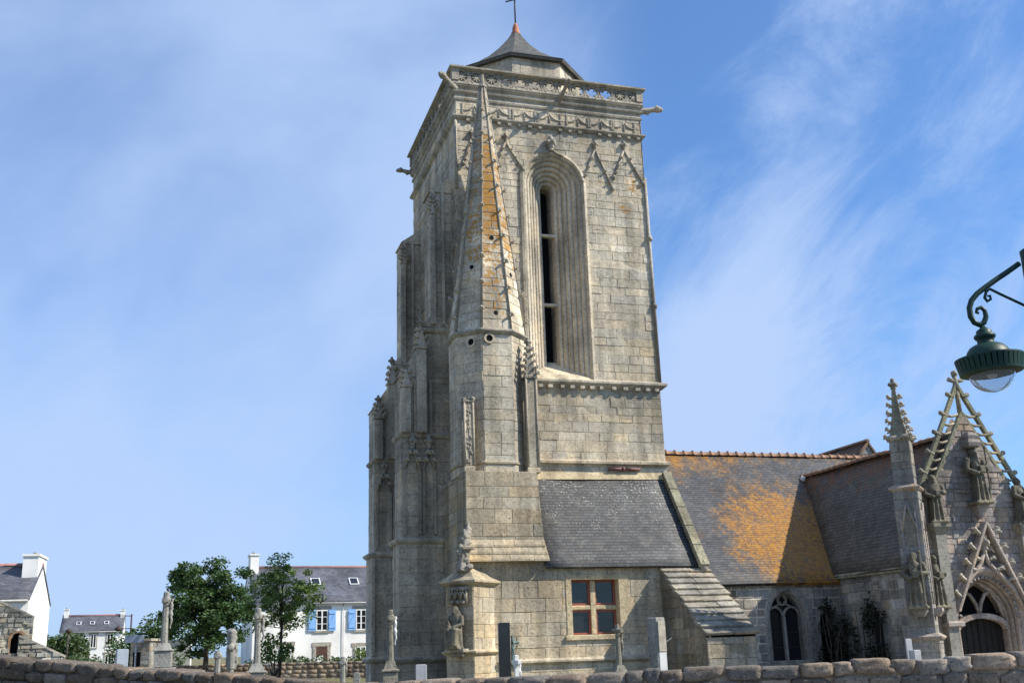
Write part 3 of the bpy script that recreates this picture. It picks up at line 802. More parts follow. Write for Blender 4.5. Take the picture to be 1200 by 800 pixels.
    # weathered set-off of three overlapping courses
    for i in range(3):
        za, zb = 4.30 + .24 * i, 4.62 + .24 * i; ya, yb = -2.60 + .1 * i, -2.42 + .1 * i; m = MB()
        x = -.50 + .012 * i
        while x < 2.18 - .03 * i:
            x2 = min(x + random.uniform(.6, 1.1), 2.26 - .03 * i)
            if 2.26 - .03 * i - x2 < .3: x2 = 2.26 - .03 * i
            j = random.uniform(-.012, .012)
            m.rings([[(x + .006, ya, za + j), (x2 - .006, ya, za + j), (x2 - .006, -2.2, za + j), (x + .006, -2.2, za + j)], [(x + .006, ya + .01, za + .07 + j), (x2 - .006, ya + .01, za + .07 + j), (x2 - .006, -2.2, za + .07), (x + .006, -2.2, za + .07)],
                     [(x + .006, yb, zb), (x2 - .006, yb, zb), (x2 - .006, -2.2, zb), (x + .006, -2.2, zb)]], tone(.95, 1.12)(0, 0)); x = x2
        m.build('set_off_course', M['warm'], tb)
    # pinnacles
    def pinnacle(x, y, z0, z1, w, panel, spire):
        m = MB(); h = w / 2
        m.box(x - h * 1.25, x + h * 1.25, y - h * 1.25, y + h * 1.25, z0 - .05, z0 + .14, (1.1, 1.05, .95, 0), .02)
        m.box(x - h, x + h, y - h, y + h, z0 + .14, z1, (1.05, 1.03, 1, 0), .035)
        for sx in (-1, 1):
            for sy in (-1, 1): m.tube([(x + sx * h, y + sy * h, z0 + .14), (x + sx * h, y + sy * h, z1)], .04, 6, (1.05, 1.02, .98, 0))
        p = m.build('pinnacle', M['stone'], tu)
        if panel:
            m = MB(); z = z0 + .35
            while z < z1 - .15:
                for q in range(3): m.ball((x + random.uniform(-.6, .6) * h, y - h, z + random.uniform(-.1, .1)), (.055, .03, .06), 6, 4, T1, .3)
                z += .26
            m.tube([(x, y - h, z0 + .2), (x, y - h, z1)], .02, 4)
            m.build('carved_panel', M['carved'], tu)
            m = MB(); m.box(x - h * 1.3, x + h * 1.3, y - h * 1.3, y + h * 1.3, z1 - .03, z1 + .08, T1, .03); [m.ball((x + random.uniform(-1, 1) * h, y + random.uniform(-1, 1) * h, z1 + .1), .09, 6, 5, T1, .3) for _ in range(6)]; m.build('pinnacle_cap', M['carved'], tu)
        if spire:
            m = MB(); m.rings([[(p_.x, p_.y, z) for p_ in poly_off(rect(x - h, x + h, y - h, y + h), o)] for o, z in ((.05, z1), (.05, z1 + .08), (-.02, z1 + .14), (-h + .04, z1 + spire))]); s = m.build('pinnacle_spire', M['carved'], tu)
            for k in range(5):
                for sx, sy, a in ((-1, -1, -3 * PI / 4), (1, -1, -PI / 4), (1, 1, PI / 4)):
                    q = h * (1 - k / 5.5); crocket(tu, (x + sx * q, y + sy * q, z1 + .15 + spire * k / 5.5), a, .8)
            finial(tu, (x, y, z1 + spire - .05), .85)
    pinnacle(-.30, -2.10, 7.30, 9.62, .30, True, 0)
    pinnacle(1.96, -2.0, 7.30, 10.55, .36, False, 1.25)
    m = MB(); m.tube([(2.22, -2.0, 7.4), (2.22, -2.0, 11.0)], .04, 5, (.8, .8, .8, 0)); m.build('thin_shaft', M['carved'], tu)
build_turret()

# ------------------------------------------------------------------ two great west buttresses
def build_buttress(Y0, Y1):
    m = MB(); tf = tone(.86, 1.02, .02, .03)  # tone kept low: shade of the west side put into the colour
    st = [(-2.10, 0.0, 5.3), (-2.02, 5.3, 11.2), (-1.18, 11.2, 13.1), (-.83, 13.1, 18.55)]
    for x, z0, z1 in st:
        ashlar(m, (x, Y0, 0), (1, 0, 0), (0, 0, 1), (0, -1, 0), z0, z1, 0, -x + .05, tf=tf, hc=(.34, .5), wc=(.5, 1.1))
        ashlar(m, (x, Y1, 0), (0, -1, 0), (0, 0, 1), (-1, 0, 0), z0, z1, 0, Y1 - Y0, tf=tf, hc=(.34, .5), wc=(.5, 1.1))
        ashlar(m, (0, Y1, 0), (-1, 0, 0), (0, 0, 1), (0, 1, 0), z0, z1, -.05, -x, tf=tf, hc=(.34, .5), wc=(.5, 1.1))
    b = m.build('west_buttress', M['stone'], church, fix=False)
    def ledge(x, z, o=.14, mat='stone'):
        m = MB(); mould(m, rect(x, .1, Y0, Y1), [(-.03, z - .14), (o * .6, z - .08), (o, z), (o, z + .05), (-.03, z + .14)]); m.build('string_course', M[mat], b)
    ledge(-2.10, 1.3); ledge(-2.10, 5.3); ledge(-2.02, 9.05, .1); ledge(-1.18, 13.0, .12)
    def slope(x0, x1, z0, z1):
        m = MB(); m.rings([[(x0 - .07, y, z0), (x0 - .02, y, z0 + .08), (x1, y, z1), (x1 + .1, y, z1 - .2), (x1 + .1, y, z0)] for y in (Y0 - .06, Y1 + .06)], T1); m.build('weathering', M['stone'], b)
    slope(-2.02, -1.18, 11.2, 12.5); slope(-1.18, -.83, 13.12, 13.6); slope(-.83, -.05, 18.55, 19.2)
    # tall blind panels with little gables on the south and west sides
    def panel(x, z0, z1, w, y=Y0):
        m = MB()
        for s in (-1, 1): m.box(x + s * w / 2 - .05, x + s * w / 2 + .05, y - .09, y + .02, z0, z1, T1, .02)
        m.tube([(x - w / 2, y - .07, z1 - .1), (x - w * .3, y - .08, z1 + .25), (x, y - .08, z1 + .75)], .06, 5); m.tube([(x + w / 2, y - .07, z1 - .1), (x + w * .3, y - .08, z1 + .25), (x, y - .08, z1 + .75)], .06, 5)
        m.build('blind_panel', M['carved'], b); finial(b, (x, y - .09, z1 + .72), 1.2)
        for s in (-1, 1):
            for q in (.25, .6): crocket(b, (x + s * w / 2 * (1 - q), y - .1, z1 + .75 * q), -PI / 2, .9)
    panel(-1.62, 5.5, 7.9, .55); panel(-1.0, 5.5, 7.9, .4)
    def stack(x, y, z0, z1, w, sp):
        m = MB(); h = w / 2; m.box(x - h, x + h, y - h, y + h, z0, z1, T1, .03)
        m.box(x - h * 1.3, x + h * 1.3, y - h * 1.3, y + h * 1.3, z1, z1 + .1, T1, .02)
        m.rings([[(p.x, p.y, z) for p in poly_off(rect(x - h, x + h, y - h, y + h), o)] for o, z in ((0, z1 + .1), (-h + .03, z1 + sp))]); m.build('pinnacle', M['stone'], b)
        for k in range(3):
            for sx, sy, a in ((-1, -1, -3 * PI / 4), (1, -1, -PI / 4)):
                q = h * (1 - k / 3.6); crocket(b, (x + sx * q, y + sy * q, z1 + .15 + sp * k / 3.6), a, .9)
        finial(b, (x, y, z1 + sp - .05), .9)
    stack(-1.86, Y0 - .08, 9.1, 10.75, .34, .75); stack(-1.30, Y0 - .12, 9.1, 12.2, .36, .95)
    stack(-.80, Y0 - .05, 13.2, 17.6, .2, .6)
    m = MB()
    for x in (-2.02, -1.55, -.98): m.box(x, x + .11, Y0 - .1, Y0 + .02, 9.1, 11.1, T1, .02)
    for x in (-.81, -.45): m.box(x, x + .12, Y0 - .1, Y0 + .02, 13.2, 18.6, T1, .02)
    for x in (-2.08, -1.2): m.box(x, x + .12, Y0 - .08, Y0 + .02, 1.45, 5.15, T1, .02) if Y0 > 4 else None
    m.build('pilaster_strip', M['stone'], b)
    return b
build_buttress(.85, 1.95); build_buttress(6.5, 7.7)

# ------------------------------------------------------------------ aisle beside the tower
def build_aisle():
    m = MB(); tf = tone(.92, 1.10, .035, .05)
    win = lambda v: (3.05 + .47, 4.74 + .47) if 1.93 < v < 3.70 else None
    ashlar(m, (-.47, -2.28, 0), (1, 0, 0), (0, 0, 1), (0, -1, 0), 0, 4.24, 0, 8.27, [win], [1.15, 1.93, 3.70], hc=(.34, .48), wc=(.45, 1.15), tf=tf)
    ashlar(m, (7.8, -2.28, 0), (0, 1, 0), (0, 0, 1), (1, 0, 0), 0, 4.2, 0, .6, tf=tf)
    m.box(.0, 7.7, -2.2, .1, 4.05, 4.19)
    aw = m.build('aisle_wall', M['warm'], church, fix=False)
    m = MB(); mould(m, rect(.62, 7.8, -2.28, 0), [(-.03, 1.02), (.03, 1.05), (.13, 1.12), (.13, 1.17), (-.03, 1.26)]); m.build('plinth_ledge', M['warm'], aw)
    # window: stone frame, cross mullion, four red casements
    x0, x1, z0, z1 = 3.05, 4.74, 1.93, 3.70; D = .36
    m = MB(); wt = (1.1, 1.04, .9, 0)
    m.box(x0 - .16, x1 + .40, -2.31, -2.0, z1, z1 + .17, wt, .015); m.box(x0 - .24, x1 + .12, -2.36, -1.95, z0 - .17, z0, wt, .02)
    m.box(x0 - .17, x0 + .02, -2.305, -1.9, z0, z1, wt, .01)
    m.rings([[(x1 + .38, -2.30, z0), (x1 + .38, -1.9, z0), (x1 - .02, -1.9, z0), (x1 + .02, -2.30, z0)], [(x1 + .38, -2.30, z1), (x1 + .38, -1.9, z1), (x1 - .02, -1.9, z1), (x1 + .02, -2.30, z1)]], wt)
    fr = m.build('window_frame', M['warm'], church)
    m = MB(); cx = (x0 + x1) / 2; cz = 2.80; y = -2.28 + .18
    m.box(cx - .085, cx + .085, y, y + .2, z0, z1, wt, .03); m.box(x0, cx - .06, y + .01, y + .19, cz - .075, cz + .075, wt, .03); m.box(cx + .06, x1, y + .01, y + .19, cz - .075, cz + .075, wt, .03)
    m.build('cross_mullion', M['warm'], fr)
    for (a, b) in ((x0 + .02, cx - .085), (cx + .085, x1 - .02)):
        for (c, d) in ((z0, cz - .075), (cz + .075, z1)):
            m = MB(); y = -2.28 + .26; e = .07
            m.box(a, a + e, y, y + .08, c, d); m.box(b - e, b, y, y + .08, c, d); m.box(a + e, b - e, y + .002, y + .078, c, c + e); m.box(a + e, b - e, y + .002, y + .078, d - e, d)
            cs = m.build('casement', M['redwood'], fr, bevel=.008)
            m = MB(); m.box(a + e, b - e, y + .04, y + .055, c + e, d - e); m.build('window_pane', M['pane'], fr)
    m = MB(); m.box(x0 - .1, x1 + .1, -1.7, -1.6, z0 - .1, z1 + .1); m.build('window_void', M['dark'], fr)
    # roof
    m = MB(); a, b = Vector((2.16, -2.50, 4.10)), Vector((7.68, -2.50, 4.10)); c, d = Vector((7.68, 0, 7.58)), Vector((2.12, 0, 7.48))
    roof_quad(m, a, b, c, d, .07)
    rf = m.build('aisle_roof', M['slate'], church)
    m = MB(); m.rings([[(2.7, -.03, 7.36), (7.75, -.03, 7.40), (7.75, -.16, 7.42), (2.7, -.16, 7.36)], [(2.7, -.03, 7.64), (7.75, -.03, 7.68), (7.75, -.05, 7.68), (2.7, -.05, 7.64)]], (1.2, 1.15, 1.0, 0)); m.build('mortar_flashing', M['warm'], rf)
    # raking coping on the east edge
    p, q = Vector((7.80, -2.62, 4.02)), Vector((7.80, -.02, 7.62)); d = (q - p); n = Vector((0, -d.z, d.y)).normalized()
    for k in range(5):
        s, e = p + d * (k / 5 + .003), p + d * ((k + 1) / 5 - .003); m = MB()
        m.obox((s + e) / 2 + n * .08, (e - s) / 2, Vector((.17, 0, 0)), n * .10, (.95, .97, .85, .1)); m.build('coping_stone', M['green'], rf, bevel=.02)
    m = MB(); m.ball((7.8, -2.62, 4.1), (.17, .12, .2), 8, 6, T1, .2); m.build('kneeler', M['green'], rf)
    # buttress with stepped slabs
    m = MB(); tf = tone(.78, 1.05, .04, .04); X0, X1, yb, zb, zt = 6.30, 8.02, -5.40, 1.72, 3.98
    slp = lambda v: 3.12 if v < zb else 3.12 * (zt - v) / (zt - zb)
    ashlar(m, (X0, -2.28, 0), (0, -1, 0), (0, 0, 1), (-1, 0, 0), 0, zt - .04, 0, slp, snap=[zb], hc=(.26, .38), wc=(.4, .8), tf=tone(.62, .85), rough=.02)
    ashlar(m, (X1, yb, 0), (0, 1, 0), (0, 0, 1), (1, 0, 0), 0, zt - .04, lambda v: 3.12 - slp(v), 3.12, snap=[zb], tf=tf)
    ashlar(m, (X0, yb, 0), (1, 0, 0), (0, 0, 1), (0, -1, 0), 0, zb, 0, X1 - X0, hc=(.3, .42), wc=(.4, .8), tf=tone(1.15, 1.4, .05, 0), rough=.03)  # end face toned lighter: sunlight put into the stone colour
    bt = m.build('sloped_buttress', M['green'], church, fix=False)
    p, q = Vector((0, yb - .06, zb + .02)), Vector((0, -2.28, zt + .04)); n_ = 11
    for k in range(n_):
        s = p.lerp(q, k / n_); e = p.lerp(q, (k + 1) / n_ + .04); dv = (e - s); nn = Vector((0, -dv.z, dv.y)).normalized(); m = MB()
        xa, xb = X0 - .06 + random.uniform(-.03, .03), X1 + .06 + random.uniform(-.05, .05); cut = random.uniform(.35, .65)
        xm = xa + (xb - xa) * cut
        for (u0_, u1_) in ((xa, xm - .008), (xm + .008, xb)):
            j = random.uniform(-.012, .012)
            m.obox(Vector(((u0_ + u1_) / 2, 0, 0)) + (s + e) / 2 + nn * (.055 + j) + Vector((0, 0, -.01)), Vector(((u1_ - u0_) / 2, 0, random.uniform(-.012, .012))), (dv / 2 + nn * -.055), nn * .055, tone(.72, 1.0, .03, .05)(0, 0))
        m.build('coping_slab', M['carved'], bt, bevel=.025)
    # diagonal niche pier at the corner
    S = Vector((-.53, -3.22)); e1 = Vector((-.7071, .7071)); e2 = Vector((.7071, .7071))
    P4 = [S, S + e2 * 1.7, S + e2 * 1.7 + e1 * 1.0, S + e1 * 1.0]
    m = MB(); tf = tone(.9, 1.1, .05, .05)
    ashlar(m, (P4[3].x, P4[3].y, 0), (-e1.x, -e1.y, 0), (0, 0, 1), (-.7071, -.7071, 0), 0, 3.62, 0, 1.0, snap=[1.5], hc=(.34, .5), wc=(.5, 1.1), tf=tf)
    ashlar(m, (S.x, S.y, 0), (e2.x, e2.y, 0), (0, 0, 1), (.7071, -.7071, 0), 0, 3.62, 0, 1.7, snap=[1.5], hc=(.34, .5), wc=(.5, 1.1), tf=tf)
    ashlar(m, (P4[2].x, P4[2].y, 0), (-e2.x, -e2.y, 0), (0, 0, 1), (-.7071, .7071, 0), 0, 3.62, 0, 1.7, tf=tf)
    npier = m.build('niche_pier', M['warm'], church, fix=False)
    m = MB(); mould(m, P4, [(-.03, 3.50), (.08, 3.56), (.17, 3.62), (.17, 3.68), (-.02, 3.80), (-.12, 3.92), (-.30, 4.02), (-.40, 4.10)], (1.05, 1.02, .95, 0), True); m.build('pier_cap', M['warm'], npier)
    m = MB(); mould(m, P4, [(-.03, 1.40), (.08, 1.44), (.13, 1.49), (.13, 1.53), (-.03, 1.60)], (1.05, 1, .95, 0)); m.build('pier_ledge', M['warm'], npier)
    cen = S + e1 * .5; out = Vector((-.7071, -.7071))
    c3 = lambda u, o, z: Vector((cen.x + e1.x * u + out.x * o, cen.y + e1.y * u + out.y * o, z))
    m = MB()   # carved canopy of small cusped arches above the seated saint
    for u in (-.30, -.1, .1, .30): m.tube([c3(u, .09, 2.98), c3(u, .10, 3.40)], .035, 6, (1.2, 1.15, 1.05, 0))
    for u in (-.2, 0, .2):
        m.tube([c3(u - .1, .11, 3.1), c3(u - .05, .12, 3.26), c3(u, .12, 3.34), c3(u + .05, .12, 3.26), c3(u + .1, .11, 3.1)], .032, 6, (1.2, 1.15, 1.05, 0)); m.ball(c3(u, .12, 3.02), .07, 7, 5, (1.2, 1.15, 1.05, 0), .2); m.ball(c3(u, .12, 3.40), .05, 7, 5, (1.2, 1.15, 1.05, 0), .2)
    a, b = c3(-.36, -.02, 3.42), c3(.36, .14, 3.46); m.obox(c3(0, .06, 3.44), (e1 * .36).to_3d(), (out * .09).to_3d(), (0, 0, .035))
    m.build('niche_canopy', M['carved'], npier)
    m = MB(); m.obox(c3(0, .2, 1.56), (e1 * .34).to_3d(), (out * .2).to_3d(), (0, 0, .055), (1.1, 1.05, .95, 0)); m.obox(c3(0, .14, 1.45), (e1 * .24).to_3d(), (out * .13).to_3d(), (0, 0, .06)); m.build('corbel', M['carved'], npier, bevel=.02)
    # crocketed foliage climbing from the cap against the base
    m = MB(); ax = Vector((-.80, -2.86))
    for i in range(26):
        f = i / 25; r = .24 * (1 - f) + .07
        c = Vector((ax.x + .34 * f ** 1.2 + random.uniform(-1, 1) * r * .8, ax.y + .42 * f ** 1.2 + random.uniform(-1, 1) * r * .5, 4.05 + 1.25 * f))
        m.ball(c, (.09 + .05 * random.random(), .08, .10), 7, 5, T1, .25)
    m.tube([(ax.x, ax.y, 3.95), (ax.x + .12, ax.y + .15, 4.5), (ax.x + .36, ax.y + .46, 5.5)], [.17, .11, .05], 7)
    m.ball((ax.x + .38, ax.y + .48, 5.45), (.06, .06, .16), 7, 5, T1, .2); m.box(ax.x + .05, ax.x + .42, ax.y - .02, ax.y + .3, 4.66, 4.74)
    m.build('foliage_finial', M['carved'], npier, remesh=.02)
build_aisle()

# ------------------------------------------------------------------ nave
RZ, EZ, EYv = 9.17, 3.52, -2.50
def pointed_window(x, R_, c, zs, z0, Y, name, tw=True, glassm='pane'):
    m = MB(); arch_sweep(m, (x, Y, 0), (1, 0, 0), (0, -1, 0), [(-.22, .0), (-.22, -.02), (-.03, -.025), (.0, .0), (.02, .06), (.07, .10), (.08, .16), (.12, .22), (.12, .55)], R_, c, zs, z0, (1.1, 1.08, 1.05, 0), 12)
    w = m.build(name, M['grey'], church, fix=False)
    m = MB(); y = Y + .30
    if tw:
        m.box(x - .05, x + .05, y, y + .14, z0, zs, (1.2, 1.15, 1.1, 0), .02); hw = (R_ - .12) / 2
        for s in (-1, 1):
            cx = x + s * (hw + .02); pts = []
            for k in range(11): a = PI * k / 10; pts.append((cx + (hw - .0) * math.cos(a), y + .07, zs + hw * 1.05 * math.sin(a)))
            m.tube(pts, .05, 6, (1.2, 1.15, 1.1, 0))
        pts = [(x + .17 * math.cos(2 * PI * k / 16), y + .07, zs + hw + .26 + .17 * math.sin(2 * PI * k / 16)) for k in range(17)]
        m.tube(pts, .05, 6, (1.2, 1.15, 1.1, 0))
        for k in range(4): a = PI / 4 + k * PI / 2; m.ball((x + .12 * math.cos(a), y + .07, zs + hw + .26 + .12 * math.sin(a)), .045, 6, 4)
        for s in (-1, 1): m.bar((x + s * .12, y + .07, zs + hw + .12), (x + s * (R_ - .2), y + .07, zs + hw * .8), .05, .1)
        m.build('window_tracery', M['grey'], w)
        m = MB()
        for z in (z0 + .45, z0 + .95): m.box(x - R_ + .1, x + R_ - .1, y + .15, y + .17, z, z + .02)
        m.build('saddle_bar', M['iron'], w)
    m = MB(); arch_plate(m, (x, Y, 0), (1, 0, 0), (0, -1, 0), R_, c, zs, z0, .10, .47, T1, 12); m.build('window_pane', M[glassm], w)
    m = MB(); m.box(x - R_ - .1, x + R_ + .1, Y - .06, Y + .5, z0 - .14, z0 + .02, (1.1, 1.08, 1, 0), .02); m.build('window_sill', M['grey'], w)
    return w
def build_nave():
    m = MB(); tf = tone(.62, 1.22, .06, .08); mg = (1.9, 1.8, 1.65, 0)
    ashlar(m, (7.8, -2.28, 0), (1, 0, 0), (0, 0, 1), (0, -1, 0), 0, 3.62, 0, 5.45, [arch_half(.74, .15, 2.36, .86)(11.08 - 7.8), arch_half(.42, .12, 2.1, .5)(12.72 - 7.8)], [.86, 2.36, .5, 2.1], hc=(.26, .36), wc=(.36, .7), jt=.045, tf=tf, mort=mg)
    ashlar(m, (17.4, -2.28, 0), (1, 0, 0), (0, 0, 1), (0, -1, 0), 0, 3.62, 0, 3.6, tf=tf, mort=mg)
    # east gable and north wall of the nave
    hg = lambda v: 0 if v < 3.6 else (v - 3.6) * 1.11
    ashlar(m, (21.0, -2.28, 0), (0, 1, 0), (0, 0, 1), (1, 0, 0), 0, 9.0, hg, lambda v: 12.56 - hg(v), snap=[3.6], hc=(.4, .6), wc=(.7, 1.3), tf=tf)
    ashlar(m, (21.0, 10.28, 0), (-1, 0, 0), (0, 0, 1), (0, 1, 0), 0, 3.6, 0, 21.0 - 7.8, hc=(.4, .6), wc=(.7, 1.3), tf=tf)
    m.build('nave_wall', M['grey'], church, fix=False)
    pointed_window(11.08, .74, .15, 2.36, .86, -2.28, 'nave_window')
    pointed_window(12.72, .42, .12, 2.1, .5, -2.28, 'blocked_window', False, 'dark')
    m = MB(); m.box(7.9, 13.2, -2.38, -2.2, 3.40, 3.56, (.9, .9, .85, .1), .03); m.build('eave_moulding', M['grey'], church)
    m = MB(); xs = [7.72, 10, 12, 14.5, 17, 21.1]
    roof_quad(m, (7.72, EYv, EZ - .06), (21.1, EYv, EZ + .02), (21.1, 4.0, RZ), (7.72, 4.0, RZ), .10)
    roof_quad(m, (21.1, 10.5, EZ), (7.72, 10.5, EZ), (7.72, 4.0, RZ), (21.1, 4.0, RZ), .10)
    nr = m.build('nave_roof', M['slate_nave'], church)
    # ridge tiles, one by one
    def ridge_tile_mesh():
        t = MB(); n = 7; prof = [(.0, .15), (.34, .14), (.35, .17), (.40, .17), (.41, .14)]
        rings = [[(x, r * 1.05 * math.cos(PI * k / n), r * math.sin(PI * k / n)) for k in range(n + 1)] for x, r in prof]
        t.rings(rings, T1, False, False, False, True); t.ball((.38, 0, .16), (.05, .08, .05), 6, 4)
        return t.build('ridge_tile', M['tile'], nr, fix=False)
    rt = ridge_tile_mesh(); x = 7.75; f = True
    while x < 21.0:
        o = rt if f else inst(rt, nr); f = False
        o.location = (x, 4.0, RZ - .05 + random.uniform(-.012, .012)); o.rotation_euler = (0, random.uniform(-.02, .02), random.uniform(-.02, .02)); x += .41
    # transept roof showing beyond the ridge
    m = MB(); X, Y0, Y1, zr, ze = 22.75, 8.4, 14.0, 10.85, 7.6; hw = 2.4
    roof_quad(m, (X - hw, Y1, ze), (X - hw, Y0, ze), (X, Y0, zr), (X, Y1, zr)); roof_quad(m, (X + hw, Y0, ze), (X + hw, Y1, ze), (X, Y1, zr), (X, Y0, zr))
    tr = m.build('transept_roof', M['slate_porch'], church)
    m = MB(); hgt = lambda v: 0 if v < ze else (v - ze) * hw / (zr - ze)
    ashlar(m, (X - hw + .1, Y0 + .1, 0), (1, 0, 0), (0, 0, 1), (0, -1, 0), 0, zr - .2, hgt, lambda v: 2 * hw - .2 - hgt(v), snap=[ze], hc=(.4, .6), wc=(.6, 1.2), tf=tf)
    m.build('transept_gable', M['grey'], church, fix=False)
    m = MB(); m.rings([[(X - .12, Y0, zr - .02), (X, Y0, zr + .1), (X + .12, Y0, zr - .02)], [(X - .12, Y1, zr - .02), (X, Y1, zr + .1), (X + .12, Y1, zr - .02)]]); m.build('ridge_tile_row', M['tile'], tr)
    m = MB(); m.ball((15.2, 2.5, 7.95), (.12, .12, .14), 8, 6); m.build('pale_knob', M['marble'], nr)
build_nave()

# ------------------------------------------------------------------ porch
PX, PY = 15.28, -7.4
def build_porch():
    m = MB(); tf = tone(.62, 1.2, .05, .06)
    w1 = arch_half(.62, .2, 1.9, .4)
    ashlar(m, (13.2, -2.28, 0), (0, -1, 0), (0, 0, 1), (-1, 0, 0), 0, 3.72, 0, 5.1, [w1(1.75)], [.4, 1.9], hc=(.24, .36), wc=(.35, .7), jt=.03, tf=tf, rough=.025, mort=(1.3, 1.25, 1.15, 0))
    ashlar(m, (17.36, -7.4, 0), (0, 1, 0), (0, 0, 1), (1, 0, 0), 0, 3.72, 0, 5.1, tf=tf)
    pw = m.build('porch_wall', M['grey'], church, fix=False)
    m = MB(); arch_sweep(m, (13.2, -4.03, 0), (0, -1, 0), (-1, 0, 0), [(-.14, -.0), (-.14, -.02), (0, -.02), (.03, .1), (.08, .25), (.08, .5)], .62, .2, 1.9, .4, (.9, .9, .88, 0), 12); w = m.build('porch_window', M['grey'], church, fix=False)
    m = MB(); arch_plate(m, (13.2, -4.03, 0), (0, -1, 0), (-1, 0, 0), .62, .2, 1.9, .4, .06, .4); m.build('window_pane', M['pane'], w)
    m = MB(); m.box(13.04, 13.26, -7.2, -2.3, 3.58, 3.74, (1.1, 1.05, .85, .25), .03); m.build('eave_moulding', M['grey'], pw)
    # roof
    m = MB(); ex, ez, rz = 13.02, 3.66, 8.05; rx = PX + .08
    roof_quad(m, (ex, -7.15, ez), (ex, -2.2, ez), (rx, 2.85, rz), (rx, -7.15, rz), .09)
    roof_quad(m, (2 * rx - ex, -2.2, ez), (2 * rx - ex, -7.15, ez), (rx, -7.15, rz), (rx, 2.85, rz), .09)
    pr = m.build('porch_roof', M['slate_porch'], church)
    t = MB(); n = 7; prof = [(.0, .15), (.34, .14), (.35, .17), (.40, .17), (.41, .14)]
    t.rings([[(r * 1.05 * math.cos(PI * k / n), x, r * math.sin(PI * k / n)) for k in range(n + 1)] for x, r in prof], T1, False, False, False, True)
    rt = t.build('ridge_tile', M['tile'], pr, fix=False); y = -7.1; f = True
    while y < 2.5:
        o = rt if f else inst(rt, pr); f = False; o.location = (rx, y, rz - .04 + random.uniform(-.015, .015)); y += .41
    # gable wall
    m = MB(); tf2 = tone(.8, 1.15, .06, .08)
    hl = lambda v: 12.95 - PX if v < 6.1 else max(-1.50, (v - 8.62) / 1.62)
    hr = lambda v: -hl(v)
    ashlar(m, (PX, PY, 0), (1, 0, 0), (0, 0, 1), (0, -1, 0), 0, 8.55, lambda v: hl(v), lambda v: hr(v), [arch_half(1.18, .25, 1.95, -.1)(-.1)], [1.95, 6.1], hc=(.18, .30), wc=(.25, .6), jt=.022, tf=tf2, rough=.028)
    ashlar(m, (PX, PY + .55, 0), (-1, 0, 0), (0, 0, 1), (0, 1, 0), 3.6, 8.55, lambda v: hl(v), lambda v: hr(v), [], [6.1], tf=tf2)
    pg = m.build('porch_gable', M['porch'], church, fix=False)
    # raking openwork parapet
    ai, ao = Vector((PX, PY + .06, 8.66)), Vector((PX, PY + .1, 9.62))
    for s in (-1, 1):
        fi, fo = Vector((PX + s * 1.47, PY + .06, 6.25)), Vector((PX + s * 1.98, PY + .1, 6.12))
        m = MB(); m.bar(ai, fi, .13, .14, (0, 1, 0), (.9, .95, .85, 0)); m.build('inner_raking_bar', M['green'], pg, bevel=.02)
        m = MB(); m.bar(ao, fo, .14, .14, (0, 1, 0), (.9, .95, .85, 0)); m.build('outer_raking_bar', M['green'], pg, bevel=.02)
        for k in range(8):
            z = 6.45 + k * .30
            q = (9.62 - z) / (9.62 - 6.12); a = Vector((PX + s * 1.98 * q, PY + .08, z))
            qi = max(0, (8.66 - z) / (8.66 - 6.25)); b = Vector((PX + s * 1.47 * qi, PY + .08, z + .05))
            m = MB(); m.tube([a, (a + b) / 2 + Vector((0, 0, -.05)), b], [.055, .045, .055], 6, (1.1, 1.05, .95, 0)); m.build('parapet_rung', M['carved'], pg)
        for k in range(5):
            f_ = .12 + .185 * k; p = ao.lerp(fo, f_); d = Vector((s * .86, 0, .5)); m = MB()
            m.tube([p - d * .05, p + d * .12, p + d * .2, p + d * .25], [.09, .075, .085, .04], 7); m.build('peg_crocket', M['green'], pg)
    m = MB(); m.tube([(PX, PY + .1, 9.4), (PX, PY + .1, 9.95)], [.11, .07], 7); m.ball((PX, PY + .1, 10.0), .12, 7, 5, T1, .2); m.tube([(PX, PY + .1, 8.66), (PX, PY + .1, 9.5)], .08, 6)
    for s in (-1, 1): m.tube([(PX, PY + .1, 9.72), (PX + s * .28, PY + .1, 9.80)], [.06, .08], 6)
    m.build('gable_finial', M['green'], pg)
    # portal
    dx = PX - .1; m = MB()
    prof = [(-.30, 0), (-.30, -.10), (-.22, -.16), (-.12, -.12), (-.06, -.05), (0, .02)]
    o, d = 0, .02
    for k in range(3):
        for q in range(1, 6):
            s = q / 5; b = .06 * math.sin(PI * s) ** .7; prof.append((o + .075 * s + b * .5, d + .15 * s - b * .8))
        o += .075; d += .15; prof.append((o, d + .03))
    prof.append((o, .9))
    arch_sweep(m, (dx, PY, 0), (1, 0, 0), (0, -1, 0), prof, 1.18, .25, 1.95, 0, (1.12, 1.06, .98, 0), 14)
    po = m.build('portal_arch', M['porch'], church, fix=False)
    m = MB(); y = PY + .42; w = .95   # door head and tracery
    hd = [(dx - w * math.cos(PI * k / 12), y, 1.72 + .40 * math.sin(PI * k / 12)) for k in range(13)]
    for p, q in zip(hd, hd[1:]): m.bar(p, q, .16, .22, (0, 1, 0), (1.2, 1.12, 1.02, 0))
    for s in (-1, 1):
        m.tube([(dx, y, 2.12), (dx + s * .10, y, 2.5), (dx + s * .28, y, 2.78), (dx + s * .50, y, 2.86)], .06, 6, (1.2, 1.12, 1.02, 0))
        m.tube([(dx + s * .92, y, 2.05), (dx + s * .78, y, 2.5), (dx + s * .50, y, 2.9), (dx, y, 3.22)], .07, 6, (1.2, 1.12, 1.02, 0))
    m.build('portal_tracery', M['porch'], po)
